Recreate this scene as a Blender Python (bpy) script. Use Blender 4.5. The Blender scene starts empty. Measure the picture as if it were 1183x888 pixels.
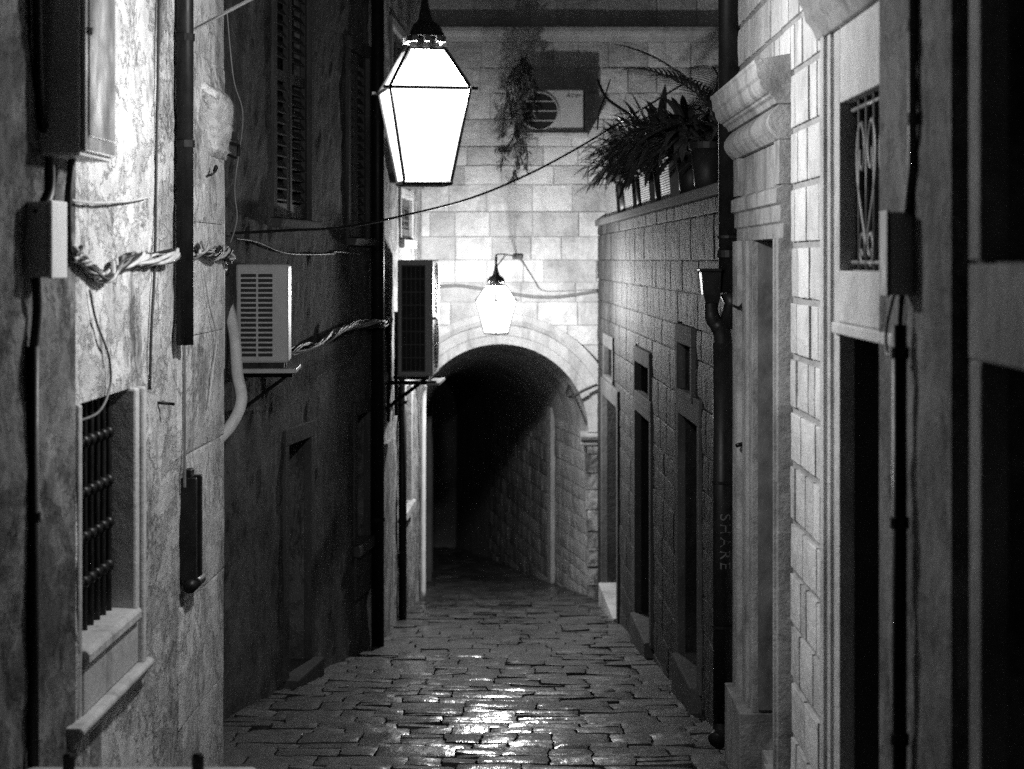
import bpy, bmesh, math, random
from mathutils import Vector, Matrix, noise
random.seed(7)
PI = math.pi
R = math.radians
V = Vector

# ------------------------------------------------------------------ camera, world, exposure
scene = bpy.context.scene
C = scene.collection
F = 2200.0            # focal length in pixels of the 1183 px wide photograph
VX, VY = 600.0, 300.0  # where the camera's axis meets the photograph
EYE = 1.85
cam = bpy.data.cameras.new('camera')
cam.sensor_width = 36.0
cam.lens = F / 1183 * 36
cam.shift_x = -(VX - 591.5) / 1183
cam.shift_y = -(444 - VY) / 1183
cam.clip_start, cam.clip_end = 0.1, 500
cam.dof.use_dof = True
cam.dof.focus_distance = 12.0
cam.dof.aperture_fstop = 2.7
co = bpy.data.objects.new('camera', cam)
co.location = (0, 0, EYE)
co.rotation_euler = (PI / 2, 0, 0)
C.objects.link(co)
scene.camera = co

world = bpy.data.worlds.new('World')
scene.world = world
world.use_nodes = True
wn = world.node_tree
bg = wn.nodes['Background']
sky = wn.nodes.new('ShaderNodeTexSky')
sky.sky_type = 'NISHITA'
sky.sun_disc = False
sky.sun_elevation = R(2)
sky.sun_rotation = R(200)
bw = wn.nodes.new('ShaderNodeRGBToBW')
wn.links.new(sky.outputs[0], bw.inputs[0])
wn.links.new(bw.outputs[0], bg.inputs[0])
bg.inputs[1].default_value = 0.009

scene.view_settings.view_transform = 'Standard'
scene.view_settings.look = 'None'
scene.view_settings.exposure = 0.0
scene.view_settings.gamma = 1.0
scene.view_settings.use_curve_mapping = False
scene.render.engine = 'CYCLES'
scene.cycles.use_denoising = False   # the photograph has film-like grain
scene.cycles.use_adaptive_sampling = False
scene.cycles.max_bounces = 8
scene.cycles.diffuse_bounces = 6
scene.cycles.glossy_bounces = 2
scene.cycles.sample_clamp_indirect = 1.5
scene.cycles.caustics_reflective = False
scene.cycles.caustics_refractive = False
NEAR_W = 320.0        # watts of the bulb in the nearer lantern
FAR_W = 680.0         # and in the stronger distant one

# ------------------------------------------------------------------ helpers
def ground(y):
    return -0.1 * y

def at(px, py, y):
    return V(((px - VX) / F * y, y, EYE - (py - VY) / F * y))

def fbm(p, o=4):
    a, s, t = 1.0, 0.0, 0.0
    q = V(p)
    for _ in range(o):
        s += a * noise.noise(q); t += a
        q = q * 2.03 + V((3.1, 1.7, 9.2)); a *= 0.5
    return s / t

WL = {}

def thing(name, label, cat, loc=(0, 0, 0), group=None, kind=None):
    o = bpy.data.objects.new(name, None)
    o.empty_display_size = 0.2
    C.objects.link(o)
    o.location = loc
    WL[o.name] = V(loc)
    o['label'] = label
    o['category'] = cat
    if group: o['group'] = group
    if kind: o['kind'] = kind
    return o

def tag(o, label, cat, group=None, kind=None):
    o['label'] = label
    o['category'] = cat
    if group: o['group'] = group
    if kind: o['kind'] = kind
    return o

class MB:
    def __init__(self):
        self.v, self.f, self.t, self.uv = [], [], [], None
    def vert(self, p):
        self.v.append(V(p)); return len(self.v) - 1
    def face(self, idx, tone=1.0):
        self.f.append(tuple(idx)); self.t.append(tone)
    def poly(self, pts, tone=1.0):
        self.face([self.vert(p) for p in pts], tone)
    def hexa(self, p, tone=1.0):
        i = [self.vert(q) for q in p]   # 0-3 bottom ring, 4-7 top ring
        for a in ((3, 2, 1, 0), (4, 5, 6, 7), (0, 1, 5, 4), (1, 2, 6, 5), (2, 3, 7, 6), (3, 0, 4, 7)):
            self.face([i[k] for k in a], tone)
    def box(self, x0, x1, y0, y1, z0, z1, tone=1.0):
        self.hexa([(x0, y0, z0), (x1, y0, z0), (x1, y1, z0), (x0, y1, z0),
                   (x0, y0, z1), (x1, y0, z1), (x1, y1, z1), (x0, y1, z1)], tone)
    def tube(self, pts, r, n=8, tone=1.0, cap=True):
        pts = [V(p) for p in pts]
        m = len(pts)
        rs = r if isinstance(r, (list, tuple)) else [r] * m
        rings = []
        up = None
        for i in range(m):
            d = (pts[min(i + 1, m - 1)] - pts[max(i - 1, 0)])
            if d.length < 1e-9: d = V((0, 0, 1))
            d.normalize()
            if up is None:
                up = d.orthogonal().normalized()
            up = (up - d * up.dot(d))
            if up.length < 1e-6: up = d.orthogonal()
            up.normalize()
            w = d.cross(up)
            rings.append([self.vert(pts[i] + (up * math.cos(2 * PI * k / n) + w * math.sin(2 * PI * k / n)) * rs[i]) for k in range(n)])
        for a, b in zip(rings, rings[1:]):
            for k in range(n):
                self.face([a[k], a[(k + 1) % n], b[(k + 1) % n], b[k]], tone)
        if cap:
            self.face(rings[0][::-1], tone); self.face(rings[-1], tone)
    def loft(self, secs, tone=1.0, closed=True, caps=True):
        idx = [[self.vert(p) for p in s] for s in secs]
        n = len(secs[0])
        for a, b in zip(idx, idx[1:]):
            for k in range(n if closed else n - 1):
                self.face([a[k], a[(k + 1) % n], b[(k + 1) % n], b[k]], tone)
        if caps and closed:
            self.face(idx[0][::-1], tone); self.face(idx[-1], tone)
    def build(self, name, mat, parent=None, smooth=False, bevel=0.0, local=False, fix=True):
        off = V((0, 0, 0))
        if parent is not None and not local:
            off = WL[parent.name]
        me = bpy.data.meshes.new(name)
        me.from_pydata([tuple(p - off) for p in self.v], [], self.f)
        at_ = me.attributes.new('tone', 'FLOAT', 'FACE')
        at_.data.foreach_set('value', self.t)
        me.materials.append(mat)
        me.update()
        if fix:
            b = bmesh.new(); b.from_mesh(me)
            bmesh.ops.recalc_face_normals(b, faces=b.faces[:])
            b.to_mesh(me); b.free()
        if smooth:
            me.polygons.foreach_set('use_smooth', [True] * len(me.polygons))
        o = bpy.data.objects.new(name, me)
        C.objects.link(o)
        if parent is not None: o.parent = parent
        WL[o.name] = off
        if bevel > 0:
            m = o.modifiers.new('bevel', 'BEVEL'); m.width = bevel; m.segments = 2; m.limit_method = 'ANGLE'; m.angle_limit = R(40)
        return o

def smoothpts(pts, n=8):
    pts = [V(p) for p in pts]
    out = []
    for i in range(len(pts) - 1):
        p0 = pts[max(i - 1, 0)]; p1 = pts[i]; p2 = pts[i + 1]; p3 = pts[min(i + 2, len(pts) - 1)]
        for k in range(n):
            t = k / n
            out.append(0.5 * ((2 * p1) + (p2 - p0) * t + (2 * p0 - 5 * p1 + 4 * p2 - p3) * t * t + (3 * p1 - p0 - 3 * p2 + p3) * t ** 3))
    out.append(pts[-1])
    return out

# ------------------------------------------------------------------ materials (all greys: the photograph is monochrome)
def new_mat(name):
    m = bpy.data.materials.new(name)
    m.use_nodes = True
    nt = m.node_tree
    return m, nt, nt.nodes['Principled BSDF']

def N(nt, t, **kw):
    n = nt.nodes.new(t)
    for k, v in kw.items():
        if k == 'op': n.operation = v
        elif k == 'blend': n.blend_type = v
        elif k == 'dtype': n.data_type = v
        else: n.inputs[k].default_value = v
    return n

def ramp(nt, src, stops):
    r = nt.nodes.new('ShaderNodeValToRGB')
    e = r.color_ramp.elements
    while len(e) > 1: e.remove(e[-1])
    e[0].position = stops[0][0]; e[0].color = (stops[0][1],) * 3 + (1,)
    for p, c in stops[1:]:
        x = e.new(p); x.color = (c,) * 3 + (1,)
    nt.links.new(src, r.inputs[0])
    return r.outputs[0]

def coords(nt, sx, sy, sz):
    g = nt.nodes.new('ShaderNodeNewGeometry')
    m = nt.nodes.new('ShaderNodeMapping')
    m.inputs['Scale'].default_value = (sx, sy, sz)
    nt.links.new(g.outputs['Position'], m.inputs[0])
    return m.outputs[0]

def nz(nt, vec, scale, detail=6, rough=0.6, dist=0.0):
    n = nt.nodes.new('ShaderNodeTexNoise')
    n.inputs['Scale'].default_value = scale
    n.inputs['Detail'].default_value = detail
    n.inputs['Roughness'].default_value = rough
    n.inputs['Distortion'].default_value = dist
    nt.links.new(vec, n.inputs['Vector'])
    return n.outputs['Fac']

def mul(nt, a, b):
    m = nt.nodes.new('ShaderNodeMath'); m.operation = 'MULTIPLY'
    for i, x in enumerate((a, b)):
        if isinstance(x, (int, float)): m.inputs[i].default_value = x
        else: nt.links.new(x, m.inputs[i])
    return m.outputs[0]

def add(nt, a, b):
    o = mul(nt, a, b); o.node.operation = 'ADD'; return o

def bump(nt, bsdf, h, strength, dist, prev=None):
    b = nt.nodes.new('ShaderNodeBump')
    b.inputs['Strength'].default_value = strength
    b.inputs['Distance'].default_value = dist
    nt.links.new(h, b.inputs['Height'])
    if prev is not None: nt.links.new(prev, b.inputs['Normal'])
    nt.links.new(b.outputs[0], bsdf.inputs['Normal'])
    return b.outputs[0]

def stone_mat(name, lo, hi, stain=0.4, stain_at=(0.52, 0.62), streak=(3.5, 3.5, 0.5), fine=1.0, bs=0.5, rough=0.85, stain2=0.0, pits=0.0, spec=0.25):
    m, nt, b = new_mat(name)
    w = coords(nt, 1, 1, 1)
    sv = coords(nt, *streak)
    base = ramp(nt, nz(nt, w, 2.2, 8, 0.65), [(0.3, lo), (0.7, hi)])
    st = ramp(nt, nz(nt, sv, 1.0, 9, 0.68, 0.15), [(stain_at[0], 1.0), (stain_at[1], stain)])
    col = mul(nt, base, st)
    if stain2:
        st2 = ramp(nt, nz(nt, coords(nt, 4, 4, 3.2), 1.0, 8, 0.72, 0.3), [(0.50, 1.0), (0.72, stain2)])
        col = mul(nt, col, st2)
    grain = ramp(nt, nz(nt, w, 60, 5, 0.7), [(0.25, 0.75), (0.75, 1.12)])
    col = mul(nt, col, grain)
    a = nt.nodes.new('ShaderNodeAttribute'); a.attribute_name = 'tone'
    col = mul(nt, col, a.outputs['Fac'])
    b.inputs['Roughness'].default_value = rough
    b.inputs['Specular IOR Level'].default_value = spec
    n0 = None
    if pits:
        # flaked patches with sharp ragged edges, and small dark holes
        pv = coords(nt, 2.2, 1.5, 2.6)
        flake = ramp(nt, nz(nt, pv, 1.6, 10, 0.72, 0.2), [(0.46, 0.0), (0.50, 1.0)])
        hole = ramp(nt, nz(nt, coords(nt, 1, 0.8, 1), 22, 4, 0.65), [(0.27, 0.0), (0.32, 1.0)])
        crack = ramp(nt, nz(nt, coords(nt, 1.2, 0.5, 0.4), 2.0, 8, 0.62, 0.5), [(0.492, 1.0), (0.499, 0.2), (0.501, 0.2), (0.508, 1.0)])
        hole = mul(nt, hole, crack)
        col = mul(nt, col, ramp(nt, hole, [(0.0, 0.35), (1.0, 1.0)]))
        col = mul(nt, col, ramp(nt, flake, [(0.0, 0.8), (1.0, 1.0)]))
        n0 = bump(nt, b, flake, pits, 0.012)
        n0 = bump(nt, b, hole, pits, 0.015, n0)
    nt.links.new(col, b.inputs['Base Color'])
    n1 = bump(nt, b, nz(nt, w, 9 * fine, 8, 0.65, 0.3), bs, 0.03, n0)
    bump(nt, b, nz(nt, coords(nt, 1, 0.6, 1.5), 45 * fine, 6, 0.75), bs, 0.006, n1)
    return m

def plain_mat(name, col, rough=0.6, metal=0.0, var=0.25, spec=0.4, bs=0.15, scale=14):
    m, nt, b = new_mat(name)
    w = coords(nt, 1, 1, 0.6)
    n = nz(nt, w, scale, 6, 0.65)
    c = ramp(nt, n, [(0.3, col * (1 - var)), (0.7, col * (1 + var))])
    a = nt.nodes.new('ShaderNodeAttribute'); a.attribute_name = 'tone'
    nt.links.new(mul(nt, c, a.outputs['Fac']), b.inputs['Base Color'])
    r = ramp(nt, n, [(0.25, max(0.05, rough - 0.12)), (0.75, min(1, rough + 0.12))])
    nt.links.new(r, b.inputs['Roughness'])
    b.inputs['Metallic'].default_value = metal
    b.inputs['Specular IOR Level'].default_value = spec
    if bs: bump(nt, b, nz(nt, w, scale * 4, 4, 0.6), bs, 0.004)
    return m

M = {}
M['plaster'] = stone_mat('weathered_limestone', 0.46, 0.76, 0.30, (0.53, 0.61), (1.5, 1.4, 0.8), 1.3, 0.9, stain2=0.5, pits=0.9)
M['cornerlit'] = stone_mat('lantern_lit_corner_stone', 0.66, 0.86, 0.5, (0.54, 0.62), (3, 2, 1.2), 1.3, 0.7, stain2=0.7, pits=0.6)  # lantern light put into the colour: paler than the wall beside it
M['darkplaster'] = stone_mat('dark_limestone', 0.12, 0.30, 0.35, (0.48, 0.57), (1.9, 1.3, 2.2), 1.3, 0.8, stain2=0.4, pits=0.8)
M['frame'] = stone_mat('dressed_limestone', 0.36, 0.55, 0.6, (0.52, 0.68), (5, 5, 0.8), 1.4, 0.35, stain2=0.7)
M['dark'] = stone_mat('grimy_render', 0.14, 0.25, 0.45, (0.48, 0.60), (2.6, 2.0, 1.3), 1.0, 0.9, stain2=0.45, pits=0.6)
M['darkframe'] = stone_mat('grimy_dressed_stone', 0.07, 0.13, 0.6, (0.5, 0.64), (4, 4, 0.6), 1.2, 0.4)
M['pier'] = stone_mat('patched_pier_stone', 0.36, 0.62, 0.42, (0.49, 0.57), (4.5, 3, 2.2), 1.4, 0.9, stain2=0.5, pits=0.6)
M['ashlar'] = stone_mat('pale_ashlar', 0.52, 0.72, 0.7, (0.5, 0.64), (2.4, 2.4, 1.8), 1.4, 0.9, stain2=0.8)
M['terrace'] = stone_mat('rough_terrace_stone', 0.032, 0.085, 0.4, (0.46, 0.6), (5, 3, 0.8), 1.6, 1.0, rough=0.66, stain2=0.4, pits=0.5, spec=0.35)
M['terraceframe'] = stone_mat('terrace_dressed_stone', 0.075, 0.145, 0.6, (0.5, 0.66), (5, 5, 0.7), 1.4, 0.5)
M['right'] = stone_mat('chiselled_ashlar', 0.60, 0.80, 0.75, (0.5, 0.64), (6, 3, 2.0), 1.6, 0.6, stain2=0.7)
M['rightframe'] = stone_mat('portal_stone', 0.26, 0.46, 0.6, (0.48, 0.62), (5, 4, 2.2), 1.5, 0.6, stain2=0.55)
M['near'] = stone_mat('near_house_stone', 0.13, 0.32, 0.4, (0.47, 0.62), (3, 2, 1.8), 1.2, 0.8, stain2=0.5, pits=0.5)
M['tunnel'] = stone_mat('passage_stone', 0.36, 0.54, 0.6, (0.48, 0.62), (3, 3, 0.8), 1.2, 0.7)
M['iron'] = plain_mat('black_iron', 0.018, 0.45, 0.6, 0.4, bs=0.3)
M['pipe'] = plain_mat('dark_painted_pipe', 0.010, 0.45, 0.0, 0.35, bs=0.12, spec=0.22)
M['pipe_mid'] = plain_mat('grey_pipe', 0.07, 0.5, 0.0, 0.35, bs=0.15)
M['pale_metal'] = plain_mat('pale_enamel', 0.42, 0.45, 0.0, 0.12, bs=0.05)
M['grey_enamel'] = plain_mat('grey_enamel', 0.55, 0.35, 0.0, 0.15, spec=0.6, bs=0.06)
M['glossy'] = plain_mat('glossy_box_door', 0.5, 0.22, 0.6, 0.15, spec=0.6, bs=0.04, scale=4)
M['grille'] = plain_mat('dark_coil', 0.015, 0.6, 0.3, 0.3)
M['pale_pvc'] = plain_mat('pale_plastic', 0.80, 0.55, 0.0, 0.15, bs=0.05)
M['wood'] = plain_mat('old_dark_wood', 0.035, 0.6, 0.0, 0.5, bs=0.4)
M['shutter'] = plain_mat('dark_green_grey_paint', 0.05, 0.5, 0.0, 0.3, bs=0.2)
M['greydoor'] = plain_mat('weathered_grey_door', 0.13, 0.7, 0.0, 0.5, bs=0.4, scale=9)
M['door'] = plain_mat('dull_door_paint', 0.045, 0.6, 0.0, 0.4, bs=0.3)
M['black'] = plain_mat('dark_interior', 0.008, 0.8, 0.0, 0.3, bs=0)
M['cable_dark'] = plain_mat('black_cable', 0.015, 0.5, 0, 0.2, bs=0)
M['cable_pale'] = plain_mat('pale_cable', 0.42, 0.5, 0, 0.25, bs=0)
M['cable_grey'] = plain_mat('grey_cable', 0.14, 0.5, 0, 0.25, bs=0)
M['chrome'] = plain_mat('galvanised_rod', 0.5, 0.35, 0.8, 0.2, bs=0)
M['leaf'] = plain_mat('leaf_green_grey', 0.08, 0.4, 0, 0.5, bs=0.1, spec=0.5)
M['twig'] = plain_mat('bark', 0.05, 0.8, 0, 0.4, bs=0.3)
M['trough'] = plain_mat('dull_pale_plastic', 0.2, 0.6, 0.0, 0.25, bs=0.05)
M['pot'] = plain_mat('dark_pot', 0.03, 0.5, 0, 0.3, bs=0.1)
M['scratch'] = plain_mat('scratched_lettering', 0.09, 0.7, 0, 0.4, bs=0)
M['ink'] = plain_mat('dark_print', 0.03, 0.6, 0, 0.1, bs=0)

def glass_mat():
    # thin frosted glass: lets most of the bulb's light out and glows itself
    m, nt, b = new_mat('frosted_lit_pane')
    e = nt.nodes.new('ShaderNodeEmission')
    e.inputs[0].default_value = (1, 1, 1, 1)
    e.inputs[1].default_value = 8.0
    t = nt.nodes.new('ShaderNodeBsdfTransparent')
    x = nt.nodes.new('ShaderNodeMixShader')
    x.inputs[0].default_value = 0.3
    nt.links.new(t.outputs[0], x.inputs[1]); nt.links.new(e.outputs[0], x.inputs[2])
    nt.links.new(x.outputs[0], nt.nodes['Material Output'].inputs[0])
    return m
M['lit'] = glass_mat()

def paving_mat():
    m, nt, b = new_mat('wet_worn_paving')
    w = coords(nt, 1, 1, 1)
    a = nt.nodes.new('ShaderNodeAttribute'); a.attribute_name = 'tone'
    base = ramp(nt, nz(nt, w, 5, 8, 0.7), [(0.3, 0.028), (0.7, 0.11)])
    grain = ramp(nt, nz(nt, w, 70, 4, 0.7), [(0.3, 0.7), (0.7, 1.15)])
    nt.links.new(mul(nt, mul(nt, base, grain), a.outputs['Fac']), b.inputs['Base Color'])
    wet = nz(nt, coords(nt, 1, 0.6, 1), 2.0, 6, 0.65)
    fine = nz(nt, w, 38, 4, 0.7)
    b.inputs['Roughness'].default_value = 0.6
    b.inputs['Specular IOR Level'].default_value = 0.4
    nt.links.new(ramp(nt, wet, [(0.42, 1.0), (0.56, 0.1)]), b.inputs['Coat Weight'])
    nt.links.new(ramp(nt, fine, [(0.35, 0.10), (0.7, 0.30)]), b.inputs['Coat Roughness'])
    b.inputs['Coat IOR'].default_value = 1.45
    n1 = bump(nt, b, nz(nt, w, 14, 8, 0.68, 0.3), 0.8, 0.03)
    bump(nt, b, nz(nt, w, 60, 4, 0.7), 0.8, 0.010, n1)
    c1 = nt.nodes.new('ShaderNodeBump'); c1.inputs['Strength'].default_value = 0.8; c1.inputs['Distance'].default_value = 0.006
    nt.links.new(nz(nt, coords(nt, 1, 0.45, 1), 17, 3, 0.55), c1.inputs['Height'])
    nt.links.new(c1.outputs[0], b.inputs['Coat Normal'])
    return m
M['paving'] = paving_mat()
M['joint'] = plain_mat('dark_joint_earth', 0.02, 0.7, 0, 0.4, bs=0.5)

# ------------------------------------------------------------------ walls
class Wall:
    """A straight wall in plan, from its end nearer the camera to its far end; o is the distance out of the wall."""
    def __init__(self, p0, p1, side):
        self.a, self.b = V((p0[0], p0[1])), V((p1[0], p1[1]))
        self.L = (self.b - self.a).length
        self.d = (self.b - self.a).normalized()
        self.n = V((self.d.y, -self.d.x)) if side > 0 else V((-self.d.y, self.d.x))
    def P(self, s, z, o=0.0):
        q = self.a + self.d * s + self.n * o
        return V((q.x, q.y, z))
    def s(self, y):                 # distance along the wall at depth y
        return (y - self.a.y) / self.d.y
    def box(self, mb, s0, s1, o0, o1, z0, z1, tone=1.0):
        P = self.P
        mb.hexa([P(s0, z0, o0), P(s1, z0, o0), P(s1, z0, o1), P(s0, z0, o1),
                 P(s0, z1, o0), P(s1, z1, o0), P(s1, z1, o1), P(s0, z1, o1)], tone)
    def rail(self, mb, prof, s0, s1, tone=1.0):     # prof: (o, z) closed outline swept along the wall
        mb.loft([[self.P(s, z, o) for o, z in prof] for s in (s0, s1)], tone)
    def post(self, mb, prof, z0, z1, tone=1.0):     # prof: (s, o) closed outline swept upwards
        mb.loft([[self.P(s, z, o) for s, o in prof] for z in (z0, z1)], tone)

def cuts(lo, hi, step, extra):
    c = sorted(set([lo, hi] + [x for x in extra if lo < x < hi]))
    out = [c[0]]
    for a, b in zip(c, c[1:]):
        n = max(1, math.ceil((b - a) / step))
        out += [a + (b - a) * k / n for k in range(1, n + 1)]
    return out

def wall_shell(mb, W, s0, s1, zb, z1, ops, step=0.12, amp=0.012, seed=0.0, T=0.5, o0=0.0, tone=1.0, fq=1.6):
    """Front face with its openings and reveals, ends, top and back; zb(s) is the foot of the wall."""
    sc_ = cuts(s0, s1, step, [x for o in ops for x in o[:2]])
    zlow = min(zb(s0), zb(s1))
    zc_ = cuts(zlow, z1, step, [x for o in ops for x in o[2:4]])
    def edge(s, z):
        if s in (s0, s1): return True
        for a, b, c, d, _ in ops:
            if a - 1e-6 <= s <= b + 1e-6 and c - 1e-6 <= z <= d + 1e-6: return True
        return False
    ids = {}
    def vid(i, j):
        if (i, j) not in ids:
            s, z = sc_[i], zc_[j]
            p = W.P(s, z, o0)
            if amp and not edge(s, z):
                h = fbm(p * fq + V((seed, 0, 0)), 4) * amp + fbm(p * fq * 5 + V((0, seed, 3)), 2) * amp * 0.4
                p = W.P(s, z, o0 + h)
            ids[i, j] = mb.vert(p)
        return ids[i, j]
    for i in range(len(sc_) - 1):
        for j in range(len(zc_) - 1):
            sm, zm = (sc_[i] + sc_[i + 1]) / 2, (zc_[j] + zc_[j + 1]) / 2
            if any(a < sm < b and c < zm < d for a, b, c, d, _ in ops): continue
            mb.face([vid(i, j), vid(i + 1, j), vid(i + 1, j + 1), vid(i, j + 1)], tone)
    P = W.P
    for a, b, c, d, dep in ops:
        q = [(a, c), (b, c), (b, d), (a, d)]
        for k in range(4):
            (sa, za), (sb, zb_) = q[k], q[(k + 1) % 4]
            mb.poly([P(sa, za, o0), P(sb, zb_, o0), P(sb, zb_, -dep - 0.08), P(sa, za, -dep - 0.08)], tone)
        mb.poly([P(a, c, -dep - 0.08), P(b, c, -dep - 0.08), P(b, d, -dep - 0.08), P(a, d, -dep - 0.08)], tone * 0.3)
    mb.poly([P(s0, zlow, -T), P(s1, zlow, -T), P(s1, z1, -T), P(s0, z1, -T)], tone)
    for s in (s0, s1):
        mb.poly([P(s, zlow, o0), P(s, zlow, -T), P(s, z1, -T), P(s, z1, o0)], tone)
    mb.poly([P(s0, z1, o0), P(s1, z1, o0), P(s1, z1, -T), P(s0, z1, -T)], tone)

def subtract(rects, hole):
    a, b, c, d = hole
    out = []
    for (s0, s1, z0, z1) in rects:
        if s1 <= a or s0 >= b or z1 <= c or z0 >= d:
            out.append((s0, s1, z0, z1)); continue
        if s0 < a: out.append((s0, a, z0, z1))
        if s1 > b: out.append((b, s1, z0, z1))
        m0, m1 = max(s0, a), min(s1, b)
        if z0 < c: out.append((m0, m1, z0, c))
        if z1 > d: out.append((m0, m1, d, z1))
    return out

def ashlar(mb, W, s0, s1, z0, z1, ch, bl, holes, joint=0.008, proud=0.0, ch_j=0.15, tone=(0.75, 1.1), jit=0.004, rough=0.0, cham=0.012, clip=None, back=-0.03):
    z = z0
    while z < z1 - 0.02:
        h = ch * random.uniform(1 - ch_j, 1 + ch_j)
        zt = min(z + h, z1)
        s = s0 - random.uniform(0, bl)
        while s < s1:
            l = bl * random.uniform(0.55, 1.5)
            rs = [(max(s, s0), min(s + l, s1), z, zt)]
            tn = random.uniform(*tone)
            o = proud + random.uniform(-jit, jit)
            for ho in holes: rs = subtract(rs, ho)
            for r in rs:
                if r[1] - r[0] < 0.03 or r[3] - r[2] < 0.03: continue
                block(mb, W, r, joint, o, tn, rough, cham, clip, back)
            s += l
        z = zt

def block(mb, W, r, joint, o, tn, rough, cham, clip, back):
    a, b, c, d = r[0] + joint / 2, r[1] - joint / 2, r[2] + joint / 2, r[3] - joint / 2
    if clip is not None:
        n = max(1, int((b - a) / 0.05))
        xs = [a + (b - a) * k / n for k in range(n + 1)]
        if any(clip(x) > c for x in xs):
            for x0, x1 in zip(xs, xs[1:]):
                lo0, lo1 = max(c, clip(x0)), max(c, clip(x1))
                if lo0 >= d or lo1 >= d: continue
                mb.poly([W.P(x0, lo0, o), W.P(x1, lo1, o), W.P(x1, d, o), W.P(x0, d, o)], tn)
            return
    k = min(cham, (b - a) / 3, (d - c) / 3)
    nx = max(1, int((b - a) / 0.07)) if rough else 1
    nz_ = max(1, int((d - c) / 0.07)) if rough else 1
    j = lambda: random.uniform(-0.35, 0.35) * k
    g = []
    for iz in range(nz_ + 1):
        row = []
        for ix in range(nx + 1):
            s = a + k + (b - a - 2 * k) * ix / nx + (j() if ix in (0, nx) else 0)
            z = c + k + (d - c - 2 * k) * iz / nz_ + (j() if iz in (0, nz_) else 0)
            oo = o
            if rough:
                p = W.P(s, z, 0)
                oo += rough * fbm(p * 7, 3) + (-rough * 0.5 if (ix in (0, nx) or iz in (0, nz_)) else 0)
            row.append(mb.vert(W.P(s, z, oo)))
        g.append(row)
    for iz in range(nz_):
        for ix in range(nx):
            mb.face([g[iz][ix], g[iz][ix + 1], g[iz + 1][ix + 1], g[iz + 1][ix]], tn)
    ring = g[0] + [g[i][-1] for i in range(1, nz_ + 1)] + g[-1][-2::-1] + [g[i][0] for i in range(nz_ - 1, 0, -1)]
    outer = []
    n = len(ring)
    cs, cz = (a + b) / 2, (c + d) / 2
    for iz, ix in [(0, i) for i in range(nx + 1)] + [(i, nx) for i in range(1, nz_ + 1)] + [(nz_, i) for i in range(nx - 1, -1, -1)] + [(i, 0) for i in range(nz_ - 1, 0, -1)]:
        s = a + (b - a) * ix / nx; z = c + (d - c) * iz / nz_
        outer.append((s, z))
    o1 = [mb.vert(W.P(s, z, o - k * 0.8)) for s, z in outer]
    o2 = [mb.vert(W.P(s, z, back)) for s, z in outer]
    for i in range(n):
        e = (i + 1) % n
        mb.face([ring[i], o1[i], o1[e], ring[e]], tn)
        mb.face([o1[i], o2[i], o2[e], o1[e]], tn * 0.8)

def foot(W, extra=0.25):
    return lambda s: ground(W.P(s, 0).y) - extra

# --- doors and windows (parts of a house; frames, sills, handles and shutters are sub-parts)
def surround(W, a, b, c, d, w, o, name, mat, parent, bottom=False, top=None, bevel=0.008):
    mb = MB()
    t = top or w
    lo = c - (w if bottom else 0)
    W.box(mb, a - w, a + 0.004, -0.05, o, lo, d - 0.004)
    W.box(mb, b - 0.004, b + w, -0.05, o, lo, d - 0.004)
    W.box(mb, a - w, b + w, -0.053, o + 0.002, d - 0.004, d + t)
    if bottom: W.box(mb, a, b, -0.03, o, lo, c + 0.004)
    return mb.build(name, mat, parent, bevel=bevel)

def plank_leaf(W, a, b, c, d, o, name, mat, parent, panels=True):
    mb = MB()
    n = max(3, int((b - a) / 0.16))
    for k in range(n):
        W.box(mb, a + (b - a) * k / n + 0.003, a + (b - a) * (k + 1) / n - 0.003, o - 0.05, o + random.uniform(-0.004, 0.004), c, d, random.uniform(0.7, 1.2))
    if panels:
        for z in (c + 0.12, (c + d) / 2, d - 0.22):
            W.box(mb, a, b, o - 0.02, o + 0.016, z, z + 0.11, 0.9)
    return mb.build(name, mat, parent, bevel=0.004)

def handle(W, s, z, o, parent):
    mb = MB()
    W.box(mb, s - 0.02, s + 0.02, o, o + 0.012, z - 0.08, z + 0.08)
    mb.tube([W.P(s, z, o), W.P(s, z, o + 0.05), W.P(s + 0.09, z, o + 0.055)], 0.009, 8)
    return mb.build('handle', M['iron'], parent)

def louvre(W, a, b, c, d, o, name, parent, slat=0.075, mid=True):
    """A louvred shutter leaf: stiles, rails and tilted slats."""
    mb = MB()
    st = 0.055
    W.box(mb, a + 0.003, a + st, o - 0.02, o + 0.02, c, d)
    W.box(mb, b - st, b - 0.003, o - 0.02, o + 0.02, c, d)
    rails = [(c, c + 0.11), (d - 0.08, d)]
    if mid: rails.append(((c + d) / 2 - 0.04, (c + d) / 2 + 0.04))
    for z0, z1 in rails: W.box(mb, a + st, b - st, o - 0.018, o + 0.018, z0, z1)
    z = c + 0.13
    while z < d - 0.1:
        if not (mid and abs(z - (c + d) / 2) < 0.06):
            P = W.P
            dz = slat * 0.62
            q = [(o - 0.018, z + dz), (o + 0.018, z), (o + 0.018, z + 0.012), (o - 0.018, z + dz + 0.012)]
            mb.loft([[P(s, zz, oo) for oo, zz in q] for s in (a + st, b - st)], random.uniform(0.75, 1.3))
        z += slat
    return mb.build(name, M['shutter'], parent)

def pane(W, a, b, c, d, o, parent):
    mb = MB()
    W.box(mb, a, b, o - 0.015, o, c, d)
    return mb.build('pane', M['black'], parent)

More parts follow.
